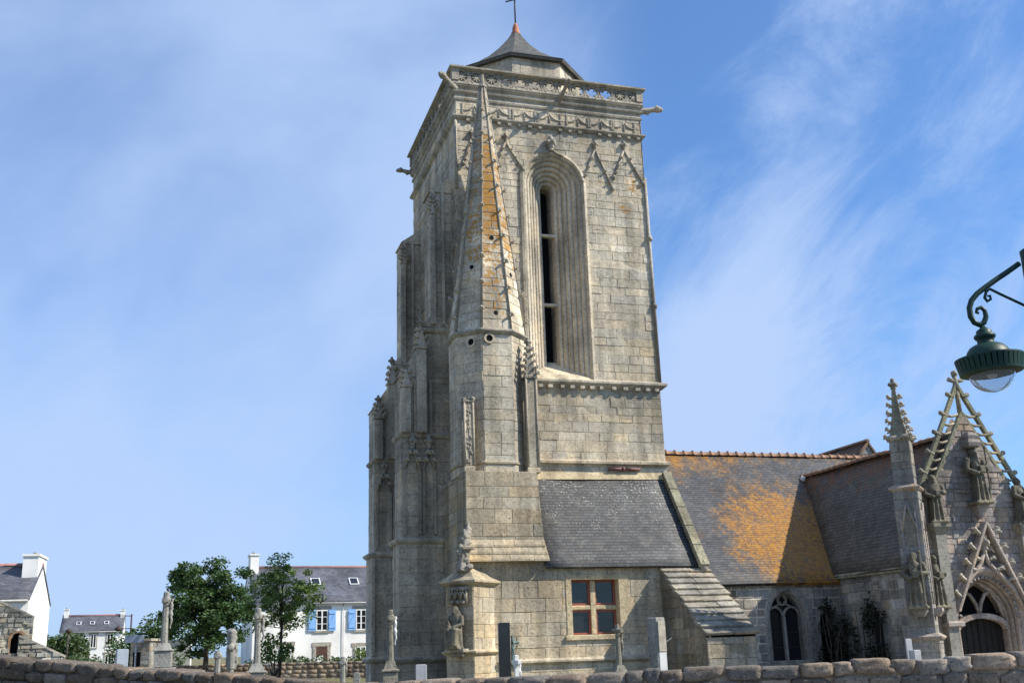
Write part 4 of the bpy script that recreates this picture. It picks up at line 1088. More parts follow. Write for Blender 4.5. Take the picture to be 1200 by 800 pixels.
    for s in (-1, 1):
        m = MB(); a, b = (dx - .95, dx - .01) if s < 0 else (dx + .01, dx + .95)
        m.box(a, b, PY + .62, PY + .68, .05, 2.2)
        for k in range(4): xx = a + (b - a) * (k + .5) / 4; m.box(xx - .085, xx + .085, PY + .60, PY + .62, .1, 2.15)
        m.build('door_leaf', M['oak'], po)
    m = MB(); m.box(dx - 1.2, dx + 1.2, PY + .75, PY + .8, 0, 3.4); m.build('portal_void', M['dark'], po)
    # gablet over the portal with crockets, and the ogee
    ap = Vector((PX + .05, PY - .22, 5.0))
    for s in (-1, 1):
        ft = Vector((PX - .03 + s * 1.36, PY - .14, 2.25)); m = MB(); m.bar(ap, ft, .10, .30, (0, 1, 0), (1.15, 1.08, .98, .05)); m.build('gablet_bar', M['porch'], po, bevel=.03)
        for k in range(5):
            p = ap.lerp(ft, .14 + .175 * k) + Vector((s * .06, -.06, .03)); crocket(po, p, 0 if s > 0 else PI, 1.35, -.2)
    m = MB()
    for s in (-1, 1):
        m.tube([(dx + s * 1.28, PY - .12, 2.3), (dx + s * .95, PY - .14, 2.95), (dx + s * .5, PY - .15, 3.38), (dx + s * .15, PY - .16, 3.72), (dx + .04, PY - .16, 4.12)], [.07, .08, .08, .07, .06], 7, (1.15, 1.08, 1, 0))
    m.build('ogee_hood', M['porch'], po)
    for s in (-1, 1):
        for (q, z) in ((.78, 3.2), (.42, 3.52), (.2, 3.85)): crocket(po, (dx + s * q, PY - .2, z), 0 if s > 0 else PI, 1.1)
    finial(po, (dx + .04, PY - .17, 4.12), 1.5)
    m = MB(); m.box(dx - .32, dx + .36, PY - .2, PY, 4.12, 4.2, (1.1, 1.05, .95, 0), .02); m.build('carved_shelf', M['porch'], po)
    m = MB()   # leafy band in the hollow of the arch
    for k in range(22):
        a = PI * (k + .5) / 22; m.ball((dx - 1.08 * math.cos(a), PY - .02, 2.0 + 1.28 * math.sin(a) ** .9), (.05, .05, .05), 6, 4, T1, .3)
    m.build('leaf_band', M['porch'], po)
    # pilasters with corbels
    for s in (-1, 1):
        x = PX + s * 1.62 - (.06 if s < 0 else 0); m = MB(); m.box(x - .19, x + .19, PY - .26, PY + .02, 0, 4.78, (.9, .9, .86, 0), .03); pl = m.build('pilaster', M['grey'], pg)
        m = MB(); mould(m, rect(x - .19, x + .19, PY - .26, PY), [(-.05, 4.60), (.02, 4.66), (.08, 4.78), (.13, 4.86), (.13, 4.98), (-.02, 4.99)], T1, True); m.build('corbel', M['green'], pg)
        m = MB(); mould(m, rect(x - .17, x + .3, PY - .3, PY), [(.0, 1.78), (.06, 1.82), (.06, 1.92), (-.02, 1.97)], T1, True); m.build('capital', M['porch'], pg)
    m = MB(); mould(m, rect(PX - .11, PX + .17, PY - .24, PY), [(-.1, 5.12), (-.03, 5.25), (.03, 5.4), (.08, 5.5), (.08, 5.6), (-.02, 5.61)], T1, True); m.build('corbel', M['porch'], pg)
    m = MB(); mould(m, rect(PX - .16, PX + .18, PY - .32, PY), [(-.02, 7.42), (.05, 7.46), (.08, 7.6), (.02, 7.7), (.05, 7.82), (-.08, 7.95)], T1, True)
    for k in range(5): m.ball((PX - .16 + .085 * k, PY - .34, 7.5), .05, 6, 4, T1, .2)
    m.build('statue_canopy', M['porch'], pg)
    m = MB(); mould(m, rect(13.12, 13.42, PY - .22, PY), [(-.08, 2.12), (.0, 2.22), (.04, 2.28), (.04, 2.36), (-.02, 2.37)], T1, True); m.build('corbel', M['porch'], pg)
    # diagonal corner piers with crocketed spires
    def pier(cx, mir):
        cy = -7.78; m = MB(); t = (1, 1, 1, 0); tf = tone(.8, 1.12, .05, .06)
        def stage(h, z0, z1, **k):
            pl = diag(cx, cy, h)
            for i in range(4):
                a, b = pl[i], pl[(i + 1) % 4]; u = (b - a).normalized(); ashlar(m, (a.x, a.y, 0), (u.x, u.y, 0), (0, 0, 1), (u.y, -u.x, 0), z0, z1, 0, (b - a).length, hc=(.28, .42), wc=(.4, .9), tf=tf, **k)
        stage(.44, 0, 1.5); stage(.37, 1.5, 6.0); stage(.30, 6.0, 7.6)
        m.bar((cx, cy, 3.0), (PX + mir * 2.2, PY + .2, 3.0), 6.0, .3, (.5, .5 * mir, 0)) if False else None
        a = Vector((cx, cy, 0)); b = Vector((PX + mir * 2.15, PY + .25, 0)); d = (b - a); nn = Vector((-d.y, d.x, 0)).normalized() * .17
        m.rings([[p + Vector((0, 0, 0)) for p in (a - nn, b - nn, b + nn, a + nn)], [p + Vector((0, 0, 5.6)) for p in (a - nn, b - nn, b + nn, a + nn)]], (.9, .9, .88, 0))
        pi_ = m.build('porch_pier', M['grey'], church, fix=False)
        for (h, z, mat, li) in ((.44, 1.5, 'porch', 0), (.37, 6.0, 'porch', .36), (.30, 7.6, 'grey', .1)):
            m = MB(); mould(m, diag(cx, cy, h), [(-.03, z - .12), (.06, z - .05), (.10, z), (.10, z + .04), (-.06, z + .14)], (1.1, 1.05, .95, li), True); m.build('pier_ledge', M[mat], pi_)
        m = MB(); pl = diag(cx, cy, .28); m.rings([[(p.x, p.y, z) for p in poly_off(pl, o)] for o, z in ((0, 7.6), (-.14, 8.35), (-.22, 9.2), (-.24, 9.3))], (.95, .97, .9, 0)); m.build('pier_spire', M['green'], pi_)
        for k in range(6):
            for i in range(4):
                q = .28 * math.sqrt(2) * (1 - min(1, k / 3.2) * .5 - max(0, k - 3.2) / 6 * .5); a = -PI / 2 + i * PI / 2
                crocket(pi_, (cx + q * math.cos(a), cy + q * math.sin(a), 7.62 + 1.6 * k / 6), a, 1.0 - .03 * k)
        finial(pi_, (cx, cy, 9.22), 1.05)
        # niche: side shafts, corbel, gablet
        for ang in (-3 * PI / 4, -PI / 4):
            o = Vector((math.cos(ang), math.sin(ang), 0)); u = Vector((-o.y, o.x, 0)); c = Vector((cx, cy, 0)) + o * .35; m = MB()
            for s in (-1, 1): m.tube([c + u * s * .22 + o * .03 + Vector((0, 0, 2.5)), c + u * s * .22 + o * .03 + Vector((0, 0, 5.3))], .035, 5); m.tube([c + u * s * .22 + o * .03 + Vector((0, 0, 4.7)), c + o * .06 + Vector((0, 0, 5.55))], .04, 5)
            m.build('niche_shaft', M['porch'], pi_)
            m = MB(); pts = [c + u * -.26 - o * .02, c + u * .26 - o * .02, c + u * .2 + o * .26, c + u * -.2 + o * .26]
            m.rings([[p * .6 + c * .4 + Vector((0, 0, 2.12)) - Vector((0, 0, 0)) for p in pts], [p + Vector((0, 0, 2.27)) for p in pts], [p + Vector((0, 0, 2.36)) for p in pts]], T1); m.build('corbel', M['porch'], pi_)
    pier(12.44, -1); pier(2 * PX - 12.44, 1)
build_porch()
for o in (CROCKET, FINIAL):
    bpy.data.objects.remove(o)

# ------------------------------------------------------------------ carved figures
def robed(name, label, p, facing, h, pose='stand', mat='green', hood=False, staff=False, lean=0.0, wide=1.0):
    """a stone saint: one continuous robed body, h metres tall, looking along `facing` (angle in the church's plan)"""
    m = MB(); rs = []
    def ring(z, rx, ry, cy, folds, n=28, ph=0.0):
        return [((rx * (1 + folds * math.cos(7 * (2 * PI * k / n) + ph) + folds * .6 * math.cos(11 * (2 * PI * k / n) + 1.3 + ph))) * math.cos(2 * PI * k / n) * wide,
                 cy + (ry * (1 + folds * math.cos(7 * (2 * PI * k / n) + ph))) * math.sin(2 * PI * k / n), z) for k in range(n)]
    if pose == 'stand':
        for z, rx, ry, cy, f in ((0, .165, .125, 0, .11), (.05, .16, .12, 0, .11), (.25, .15, .11, 0, .10), (.45, .135, .10, -.005, .07), (.58, .125, .095, 0, .04), (.70, .15, .10, 0, .02), (.78, .165, .09, .01, 0), (.825, .11, .07, .01, 0), (.85, .05, .05, .01, 0)):
            rs.append(ring(z, rx, ry, cy, f, 28, z * 2))
        m.rings(rs, T1, True, True, True, True); hy, hz = -.01, .915
        arms = [((s * .155, .0, .775), (s * .205, -.02, .60), (s * .10 + .02, -.135, .575 + .05 * s)) for s in (-1, 1)]
        m.obox((.03, -.15, .60), (.055, 0, 0), (0, .02, 0), (0, .01, .07))
        for q in (-.08, 0, .07): m.tube([(q, -.10, .52), (q * 1.2, -.125, .25), (q * 1.4, -.135, .03)], .022, 6)
    else:
        for z, rx, ry, cy, f in ((0, .22, .20, -.03, .09), (.10, .20, .19, -.03, .09), (.30, .195, .20, -.05, .07), (.40, .19, .19, -.05, .03), (.46, .165, .14, .01, .02), (.60, .15, .11, .02, .03), (.72, .165, .11, .02, 0), (.79, .13, .085, .01, 0), (.83, .06, .06, 0, 0)):
            rs.append(ring(z, rx, ry, cy, f, 28, z * 2))
        m.rings(rs, T1, True, True, True, True); hy, hz = -.035, .90
        arms = [((s * .165, .02, .73), (s * .21, -.04, .56), (s * .07, -.20, .50)) for s in (-1, 1)]
        for s in (-1, 1): m.tube([(s * .09, 0, .40), (s * .10, -.21, .42), (s * .09, -.22, .06)], [.10, .085, .075], 8)
        m.tube([(-.16, -.1, .66), (0, -.2, .44), (.14, -.24, .2)], .03, 6)
    for a in arms:
        m.tube(a, [.058, .06, .045], 8); m.ball(a[0], .06); m.ball((a[2][0], a[2][1] - .015, a[2][2]), .04)
    m.tube([(0, hy + .02, .80), (0, hy + .005, .88)], .05, 8)
    m.ball((0, hy, hz), (.062, .07, .085), 12, 9); m.tube([(0, hy - .06, hz + .02), (0, hy - .085, hz - .015)], [.012, .018], 6)
    m.ball((0, hy - .055, hz - .055), (.035, .03, .03)); m.ball((0, hy + .02, hz + .03), (.075, .075, .075), 10, 7)
    for s in (-1, 1): m.ball((s * .065, hy + .01, hz), (.012, .02, .025), 6, 4); m.ball((s * .026, hy - .06, hz + .028), (.015, .012, .008), 6, 4)
    if hood:
        m.rings([ring(z, rx, ry, cy, 0) for z, rx, ry, cy in ((.70, .17, .10, .05), (.82, .125, .09, .04), (.92, .09, .085, .03), (.985, .07, .07, .02), (1.0, .03, .03, .02))], T1, True, True, True, True)
    else: m.ball((0, hy + .03, hz + .02), (.078, .075, .085), 10, 7); m.ball((0, hy - .045, hz - .10), (.045, .035, .06), 8, 6)
    if staff: m.tube([(.15, -.14, .02), (.14, -.15, .98)], .02, 6); m.ball((.14, -.15, 1.0), .035)
    m.box(-.19, .19, -.17, .15, -.03, .025)
    m.v = [(x * h + lean * z * h, y * h, z * h) for x, y, z in m.v]
    o = m.build(name, M[mat], None, remesh=.016 * h)
    o.location = CW(*p); o.rotation_euler = (0, 0, PH + facing + PI / 2)
    return tag(o, label, 'statue', 'stone saints on the church')
S_ = -PI / 2
robed('statue', 'seated hooded stone saint on the corner pier left of the black stele', (-1.06, -2.98 - .02, 1.62), -3 * PI / 4, 1.28, 'sit', 'statue', True)
robed('statue', 'slim stone saint under a small canopy high in the porch gable', (PX + .03, PY - .20, 5.63), S_, 1.78, 'stand', 'statue', False, True, 0, .68)
robed('statue', 'large dark robed stone saint on the pilaster at the left foot of the porch gable', (PX - 1.66, PY - .16, 5.01), S_ - .3, 1.50, 'stand', 'statue', True, False, 0, 1.0)
robed('statue', 'dark robed stone saint at the right foot of the porch gable', (PX + 1.62, PY - .16, 5.01), S_ + .3, 1.45, 'stand', 'statue', False, False, 0, 1.0)
robed('statue', 'slender stone saint on the shaded face of the crocketed corner pier of the porch', (12.44 - .36, -7.78 - .36, 2.39), -3 * PI / 4, 1.62, 'stand', 'statue', False, True, 0, .68)
robed('statue', 'narrow stone saint between the crocketed corner pier and the porch portal', (13.27, PY - .13, 2.40), S_, 1.60, 'stand', 'statue', True, False, 0, .62)

# ------------------------------------------------------------------ churchyard monuments
def corpus(m, c, ax, out, h, t=T1):
    """crucified figure on a cross: c = hip point, ax = direction of the arms, out = outward"""
    c = Vector(c); ax = Vector(ax).normalized(); out = Vector(out).normalized(); Z = Vector((0, 0, 1))
    P = lambda a, o, z: c + ax * a * h + out * o * h + Z * z * h
    m.tube([P(0, .05, -.05), P(.01, .06, .10), P(0, .06, .26), P(0, .05, .34)], [.075 * h, .06 * h, .085 * h, .05 * h], 9, t)
    m.ball(P(.03, .09, .42), (.055 * h, .055 * h, .07 * h), 9, 7, t); m.ball(P(.03, .13, .415), .018 * h, 6, 4, t)
    for s in (-1, 1):
        m.tube([P(s * .07, .05, .31), P(s * .22, .05, .36), P(s * .38, .04, .43)], [.032 * h, .027 * h, .02 * h], 7, t); m.ball(P(s * .40, .04, .44), .026 * h, 6, 5, t)
        m.tube([P(s * .035, .05, -.03), P(s * .04, .10, -.25), P(s * .015, .05, -.47)], [.045 * h, .038 * h, .025 * h], 7, t); m.ball(P(s * .02, .08, -.50), (.025 * h, .035 * h, .025 * h), 6, 5, t)
    m.tube([P(-.07, .05, -.02), P(0, .10, -.05), P(.07, .05, -.03)], .055 * h, 7, t)
def cross_monument(label, px, py_top, Y, base_w, shaft_r, steps, arm, fig=None, mat='grave', head='cross', rz=.25, name='cross_monument', figmat=None, group='crosses in the churchyard', blk=None):
    top = at(px, py_top, Y); r = empty(name, (top.x, top.y, 0), rz, label, 'cross', group); H = top.z
    m = MB(); z = 0
    for (w, h) in steps:
        m.box(-w / 2, w / 2, -w / 2, w / 2, z, z + h, T1, .025); m.box(-w / 2 - .03, w / 2 + .03, -w / 2 - .03, w / 2 + .03, z + h, z + h + .05, T1, .015); z += h + .05
    w = steps[-1][0]; m.rings([[(sx * q, sy * q, zz) for sx, sy in ((-1, -1), (1, -1), (1, 1), (-1, 1))] for q, zz in ((w * .46, z - .002), (shaft_r * 1.3, z + .16))])
    m.build('pedestal', M[mat], r)
    m = MB(); m.lathe([(shaft_r * 1.1, z + .1), (shaft_r, z + .4), (shaft_r * .86, H - .02), (shaft_r * .7, H)], (0, 0, 0), 8, T1, False, None, .5)
    m.ball((0, 0, H - arm * .62), shaft_r * 1.35, 8, 6, T1, .1); m.build('shaft', M[mat], r)
    m = MB(); za = H - arm * .62; m.tube([(0, -arm, za), (0, -arm * .5, za), (0, arm * .5, za), (0, arm, za)], [shaft_r * .85, shaft_r * .75, shaft_r * .75, shaft_r * .85], 8); m.build('arm', M[mat], r)
    if fig:
        m = MB(); corpus(m, (shaft_r * .9, 0, za - fig * .42), (0, 1, 0), (1, 0, 0), fig); m.build('crucified_figure', M[figmat or mat], r, remesh=.026 * fig)
    return r
cross_monument('tall slim calvary cross on a stepped pedestal, left of the dark leafy tree', 195.5, 693, 30, .5, .095, [(.72, .55), (.56, .72), (.44, .42)], .36, .8, 'grave', rz=.2)
cross_monument('calvary cross on a pale block pedestal in front of the lighter tree', 303, 712, 26, .5, .078, [(.50, .72), (.38, .45)], .30, .65, 'grave', rz=.2)
cross_monument('weathered granite cross on a pyramidal base, before the shaded foot of the tower', 457.5, 714, 22, .5, .062, [(.46, .55), (.28, .62)], .26, .55, 'green', rz=.15, figmat='marble')
cross_monument('small grey-green crucifix on a stepped base, in front of the red casement window', 723, 731, 22, .4, .05, [(.40, .75), (.30, .2)], .20, .5, 'green', rz=.35)
cross_monument('short grey cross by the rubble wall below the blue-shuttered house', 402, 769, 28, .3, .07, [(.34, .55)], .2, .35, 'grave', rz=.1)
cross_monument('stubby worn cross shaft between the two larger calvary crosses', 255.5, 762, 24, .3, .07, [(.32, .6)], .16, None, 'grave', rz=.2)
def worn_group():
    p = at(272, 737, 27); r = empty('calvary_group', (p.x, p.y, 0), .2, 'worn carved granite group on a thin shaft, in front of the leafy trees', 'monument')
    m = MB(); m.box(-.22, .22, -.22, .22, 0, .6, T1, .03); m.build('pedestal', M['grave'], r)
    m = MB(); m.lathe([(.09, .58), (.075, 1.0), (.07, 1.9)], (0, 0, 0), 8, T1, False); m.build('shaft', M['grave'], r)
    m = MB(); H = p.z
    m.tube([(0, 0, 1.3), (0, 0, H - .1)], [.09, .11], 8); m.ball((0, 0, H - .07), (.13, .12, .09), 8, 6, T1, .15); m.ball((.03, .02, H - .2), (.1, .1, .1), 8, 6, T1, .15)
    m.tube([(.0, -.3, H - .42), (0, .3, H - .42)], .08, 7); corpus(m, (.08, 0, H - .62), (0, 1, 0), (1, 0, 0), .62); corpus(m, (-.06, 0, H - .66), (0, 1, 0), (-1, 0, 0), .5)
    m.build('carved_figures', M['grave'], r, remesh=.022)
worn_group()
def stele(label, x0, x1, yt, Y, d, mat, rz=.2, name='gravestone', topk='flat', group='gravestones in the churchyard'):
    a = at(x0, yt, Y); b = at(x1, yt, Y); c = (a + b) / 2; w = (b - a).length; r = empty(name, (c.x, c.y, 0), rz, label, 'gravestone', group); H = c.z
    m = MB()
    if topk == 'round':
        pts = [(-w / 2, 0), (w / 2, 0), (w / 2, H - w * .3)] + [(w / 2 * math.cos(PI * k / 8), H - w * .3 + w * .3 * math.sin(PI * k / 8)) for k in range(1, 8)] + [(-w / 2, H - w * .3)]
    elif topk == 'peak': pts = [(-w / 2, 0), (w / 2, 0), (w / 2, H * .86), (w * .2, H * .9), (w * .1, H), (-w * .35, H * .98), (-w / 2, H * .88)]
    else: pts = [(-w / 2, 0), (w / 2, 0), (w / 2, H - .02), (w * .4, H), (-w * .4, H), (-w / 2, H - .02)]
    m.rings([[(x, -d / 2, z) for x, z in pts], [(x, d / 2, z) for x, z in pts]]); m.build('slab', M[mat], r, bevel=.012)
    m = MB(); m.box(-w / 2 - .12, w / 2 + .12, -d / 2 - .1, d / 2 + .1, 0, .22, T1, .02); m.build('plinth', M['grave'], r)
    return r, c, w, H
r, c, w, H = stele('tall polished black stele standing right of the seated saint', 583.5, 597, 729, 24, .14, 'blackstone', .15)
m = MB(); corpus(m, (w / 2 + .04, 0, 1.58), (0, 1, 0), (1, 0, 0), .42); m.tube([(w / 2 + .04, 0, 1.2), (w / 2 + .05, 0, 1.86)], .03, 6); m.tube([(w / 2 + .02, 0, 1.70), (w / 2 + .2, .02, 1.70)], .03, 6); m.build('bronze_figure', M['bronze'], r, remesh=.014)
r, c, w, H = stele('grey slab with a dark upper panel, standing before the sloped buttress', 760, 776, 723, 24, .26, 'grave', .75)
m = MB(); m.box(-w / 2 + .03, w / 2 - .03, -.15, -.12, .45, H - .72); m.build('pale_plate', M['greyslab'], r)
m = MB(); m.box(-w / 2 + .03, w / 2 - .03, -.16, -.125, H - .70, H - .08); m.build('inscription_panel', M['lintel'], r)
m = MB(); corpus(m, (w / 2 + .02, 0, 1.42), (0, 1, 0), (1, 0, 0), .62); m.build('pale_figure', M['marble'], r, remesh=.016)
stele('blue-grey upright gravestone beside the far white cottage', 137, 150, 760, 30, .22, 'sign', .5)
stele('low grey headstone in the shade at the foot of the tower', 487, 500, 778, 27, .14, 'greyslab', .1)
stele('very small rounded stone next to the short grey cross', 414, 422, 787, 30, .12, 'grave', .1, topk='round')
stele('pale blank plaque slab leaning in the shadow left of the porch pier', 1060, 1068, 748, 29, .05, 'greyslab', .25)
stele('little pale stone block beside the blank plaque slab near the porch', 1067, 1076, 761, 28.6, .25, 'greyslab', .25)
def white_crucifix():
    p = at(605, 767, 20); r = empty('white_crucifix', (p.x, p.y, 0), .3, 'small white crucifix in front of the black stele', 'cross', None); H = p.z
    m = MB(); m.box(-.14, .14, -.14, .14, 0, .5, T1, .02); m.box(-.09, .09, -.09, .09, .5, .85, T1, .02); m.build('pedestal', M['marble'], r)
    m = MB(); m.box(-.035, .035, -.035, .035, .84, H, T1, .008); m.box(-.03, .03, -.2, .2, H - .16, H - .09, T1, .008); m.build('shaft', M['marble'], r)
    m = MB(); corpus(m, (.035, 0, H - .27), (0, 1, 0), (1, 0, 0), .38); m.build('crucified_figure', M['marble'], r, remesh=.011)
white_crucifix()

# ------------------------------------------------------------------ rubble walls
def stone_lump(m, c, ax, ay, az, t, rough=.14, sub=3):
    """a rounded, chipped field stone: subdivided box pushed about by noise"""
    c, ax, ay, az = map(Vector, (c, ax, ay, az)); seed = Vector((random.uniform(0, 99), random.uniform(0, 99), 0))
    n = sub; idx = {}; base = len(m.v)
    planes = [(Vector((random.uniform(-1, 1), random.uniform(-1, 1), random.uniform(-1, 1))).normalized(), random.uniform(1.12, 1.5)) for _ in range(8)]
    def vert(i, j, k):
        key = (i, j, k)
        if key in idx: return idx[key]
        u, v, w = (2 * i / n - 1, 2 * j / n - 1, 2 * k / n - 1)
        p = Vector((u, v, w)); q = p.copy(); L4 = (abs(u) ** 24 + abs(v) ** 24 + abs(w) ** 24) ** (1 / 24); q = p / max(.01, L4)
        for pn, ph_ in planes:
            dd_ = q.dot(pn) - ph_
            if dd_ > 0: q = q - pn * dd_
        q = q * (1 + rough * .7 * noise.noise(q * 1.3 + seed) + rough * .5 * noise.noise(q * 3.1 + seed) + rough * .45 * noise.noise(q * 6.0 + seed))
        m.v.append(tuple(c + ax * q.x + ay * q.y + az * q.z)); idx[key] = len(m.v) - 1; return idx[key]
    for f in range(6):
        for a in range(n):
            for b in range(n):
                def g(a_, b_): return [(a_, b_, 0), (a_, b_, n), (a_, 0, b_), (a_, n, b_), (0, a_, b_), (n, a_, b_)][f]
                m.f.append(tuple(vert(*g(x, y)) for x, y in ((a, b), (a + 1, b), (a + 1, b + 1), (a, b + 1)))); m.t.append(t); m.sm.append(True); m.uv.append(None)
def rubble_wall(name, label, p0, p1, zt0, zt1, th, rowh, lens, mat, sub=3, backs=False, dark=1.0):
    p0 = Vector((*p0, 0)); p1 = Vector((*p1, 0)); d = p1 - p0; L = d.length; d.normalize(); n = Vector((d.y, -d.x, 0))
    r = empty(name, p0, 0, label, 'wall'); m = MB()
    ztop = lambda s: zt0 + (zt1 - zt0) * s / L
    O = -p0
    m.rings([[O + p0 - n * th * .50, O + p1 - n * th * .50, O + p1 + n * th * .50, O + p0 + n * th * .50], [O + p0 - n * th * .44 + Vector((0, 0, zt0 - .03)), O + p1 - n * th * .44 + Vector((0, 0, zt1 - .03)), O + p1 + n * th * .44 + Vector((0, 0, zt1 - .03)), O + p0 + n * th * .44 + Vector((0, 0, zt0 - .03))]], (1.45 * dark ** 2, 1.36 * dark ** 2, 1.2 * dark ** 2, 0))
    m.build('mortar_core', M['rubble'], r)
    m = MB(); cop = MB(); row = 0; off = 0.0
    while off < max(zt0, zt1):
        h = random.uniform(*rowh) * (1.0 if row else .9); s = -random.random() * .2
        while s < L:
            l = random.uniform(*lens); mid = s + l / 2; zc = ztop(min(max(mid, 0), L)) - off - h / 2
            sl = (zt1 - zt0) / L
            if zc > -.1:
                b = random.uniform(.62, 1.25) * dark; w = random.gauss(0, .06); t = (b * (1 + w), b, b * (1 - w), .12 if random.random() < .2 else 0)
                jl = random.uniform(.955, .99); hh = h * (random.uniform(.92, 1.10) if row == 0 else random.uniform(.90, .97)); zc = zc + (hh - h) / 2 if row == 0 else zc
                for side in ((0,) if row == 0 else ((1, -1) if backs else (1,))):
                    q = p0 + O + d * mid + n * (side * th * .33 if row else 0) + Vector((0, 0, zc + random.uniform(-.012, .012)))
                    stone_lump(m if row else cop, q, (d + Vector((0, 0, sl))) * l * .5 * jl, n * th * (.53 if row == 0 else .20), Vector((0, 0, hh * .5)), t, .05 if row else .06, sub)
            s += l
        off += h; row += 1
    m.build('wall_stones', M['rubble'], r); cop.build('coping_stones', M['rubble'], r)
    return r
C0 = (-1.75, 11.95)
rubble_wall('churchyard_wall', 'low sunlit rubble wall of the churchyard along the bottom right, with pale coping stones', C0, (7.2, 10.45), 1.285, 1.43, .46, (.11, .19), (.16, .42), 'rubble', 6)
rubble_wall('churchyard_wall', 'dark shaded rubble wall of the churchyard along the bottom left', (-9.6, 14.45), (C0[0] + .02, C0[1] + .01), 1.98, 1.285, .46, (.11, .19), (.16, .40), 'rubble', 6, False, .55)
a, b = at(190, 777, 63), at(442, 776, 62)
rubble_wall('garden_wall', 'long brown rubble wall behind the trees, below the blue-shuttered house', (a.x, a.y), (b.x + 5, b.y), 1.22, 1.12, .5, (.16, .26), (.28, .6), 'rubble', 2)

# ------------------------------------------------------------------ vegetation
def leaf_cloud(m, c, r, n, size, lo=.6, hi=1.3, shell=.55):
    c = Vector(c)
    for _ in range(n):
        while True:
            p = Vector((random.uniform(-1, 1), random.uniform(-1, 1), random.uniform(-1, 1)))
            if p.length <= 1: break
        if p.length > .01: p = p.normalized() * (shell + (1 - shell) * random.random()) if random.random() < .75 else p
        q = c + Vector((p.x * r[0], p.y * r[1], p.z * r[2]))
        a = Vector((random.uniform(-1, 1), random.uniform(-1, 1), random.uniform(-.6, .6))).normalized()
        b = a.orthogonal().normalized(); b.rotate(Matrix.Rotation(random.uniform(0, 6.3), 3, a)); s = size * random.uniform(.6, 1.25)
        k = random.uniform(lo, hi); t = (k * random.uniform(.85, 1.2), k, k * random.uniform(.7, 1.1), 0)
        cx = a.cross(b) * s * .12
        m.face([q - a * s * .5, q + b * s * .3 + cx, q + a * s * .5, q - b * s * .3 + cx], t)
def tree(name, label, px, pyb, Y, crown, n_cl, leaf, size, trunk_r, mat, seed, split=.42, per=110):
    random.seed(seed); base = at(px, pyb, Y); base.z = 0.25; r = empty(name, base, 0, label, 'tree', None)
    cx, cz, rx, rz_ = crown; ctr = Vector((cx, 0, cz)); top = cz + rz_
    fork = Vector((.05, 0, cz - rz_ * .75)); m = MB()
    m.tube([(0, 0, -.5), (0, .02, .1), (.03, 0, fork.z * .6), fork, Vector((cx * .5, 0, cz)), Vector((cx * .8, 0, cz + rz_ * .6))], [trunk_r * 1.4, trunk_r * 1.1, trunk_r * .9, trunk_r * .8, trunk_r * .45, trunk_r * .15], 9)
    cl = []
    for i in range(n_cl):
        while True:
            p = Vector((random.uniform(-1, 1), random.uniform(-1, 1), random.uniform(-1, 1)))
            if .25 < p.length < 1: break
        p = p * (.55 + .45 * p.length) ; lumpy = 1 + .28 * noise.noise(p.normalized() * 1.7 + Vector((seed, 0, 0)))
        cl.append(ctr + Vector((p.x * rx, p.y * rx, p.z * rz_)) * lumpy)
    for c in cl[::2]:
        s = fork.lerp(Vector((cx * .6, 0, cz + rz_ * .3)), random.random() * max(0, min(1, (c.z - fork.z) / rz_)))
        mid = s.lerp(c, .5) + Vector((random.uniform(-.2, .2), random.uniform(-.2, .2), .12))
        m.tube([s, mid, c], [trunk_r * .32, trunk_r * .2, trunk_r * .06], 5)
    tr = m.build('trunk', M['bark'], r)
    m = MB()
    for c in cl:
        q = random.uniform(.4, .8) * rx * .25; k = random.uniform(.72, 1.2)
        leaf_cloud(m, c, (q * 1.15, q * 1.15, q * .8), per, size, .7 * k, 1.25 * k, .3)
    m.build('crown', M[mat], r, fix=False); random.seed(seed + 5)
    return r
tree('broadleaf_tree', 'dense round-crowned tree with a low forked trunk, left of the lighter tree', 240, 785, 60, (.05, 4.1, 2.7, 2.4), 150, 'leaf', .19, .15, 'leaf', 3, per=140)
tree('broadleaf_tree', 'lighter airy tree with a thin trunk in front of the blue-shuttered house', 327, 795, 50, (.1, 3.85, 1.8, 1.8), 100, 'leaf2', .14, .07, 'leaf2', 8, per=66)
def bush(name, label, px, py, Y, r, n, size, mat='hedge', cat='bush', zc=None, group=None):
    p = at(px, py, Y); rt = empty(name, (p.x, p.y, 0), 0, label, cat, group); m = MB(); zt = p.z
    m.tube([(0, 0, -.2), (.03, 0, zt * .8)], [.06, .02], 6)
    for k in range(5): m.tube([(0, 0, zt * .2), (random.uniform(-1, 1) * r[0] * .6, random.uniform(-1, 1) * r[1] * .5, zt * .8)], [.04, .01], 5)
    m.build('stems', M['bark'], rt); m = MB()
    for k in range(14):
        leaf_cloud(m, (random.uniform(-1, 1) * r[0] * .75, random.uniform(-1, 1) * r[1] * .7, max(.2, zt - r[2] + random.uniform(-.5, .75) * r[2])), (r[0] * .4, r[1] * .45, r[2] * .42), n // 14, size, .6, 1.25, .4)
    m.build('foliage', M[mat], rt, fix=False)
bush('shrub', 'sprawling green shrub with light leaves behind the tall slim calvary cross', 180, 722, 66, (2.6, 1.6, 2.0), 3600, .24, 'leaf')
bush('shrub', 'low pale bush at the garden wall under the far right window of the shuttered house', 428, 757, 66, (.9, .8, 1.0), 900, .18, 'leaf2')
bush('shrub', 'small bush round the foot of the lighter tree', 322, 748, 49, (.75, .6, .55), 500, .18, 'leaf2')
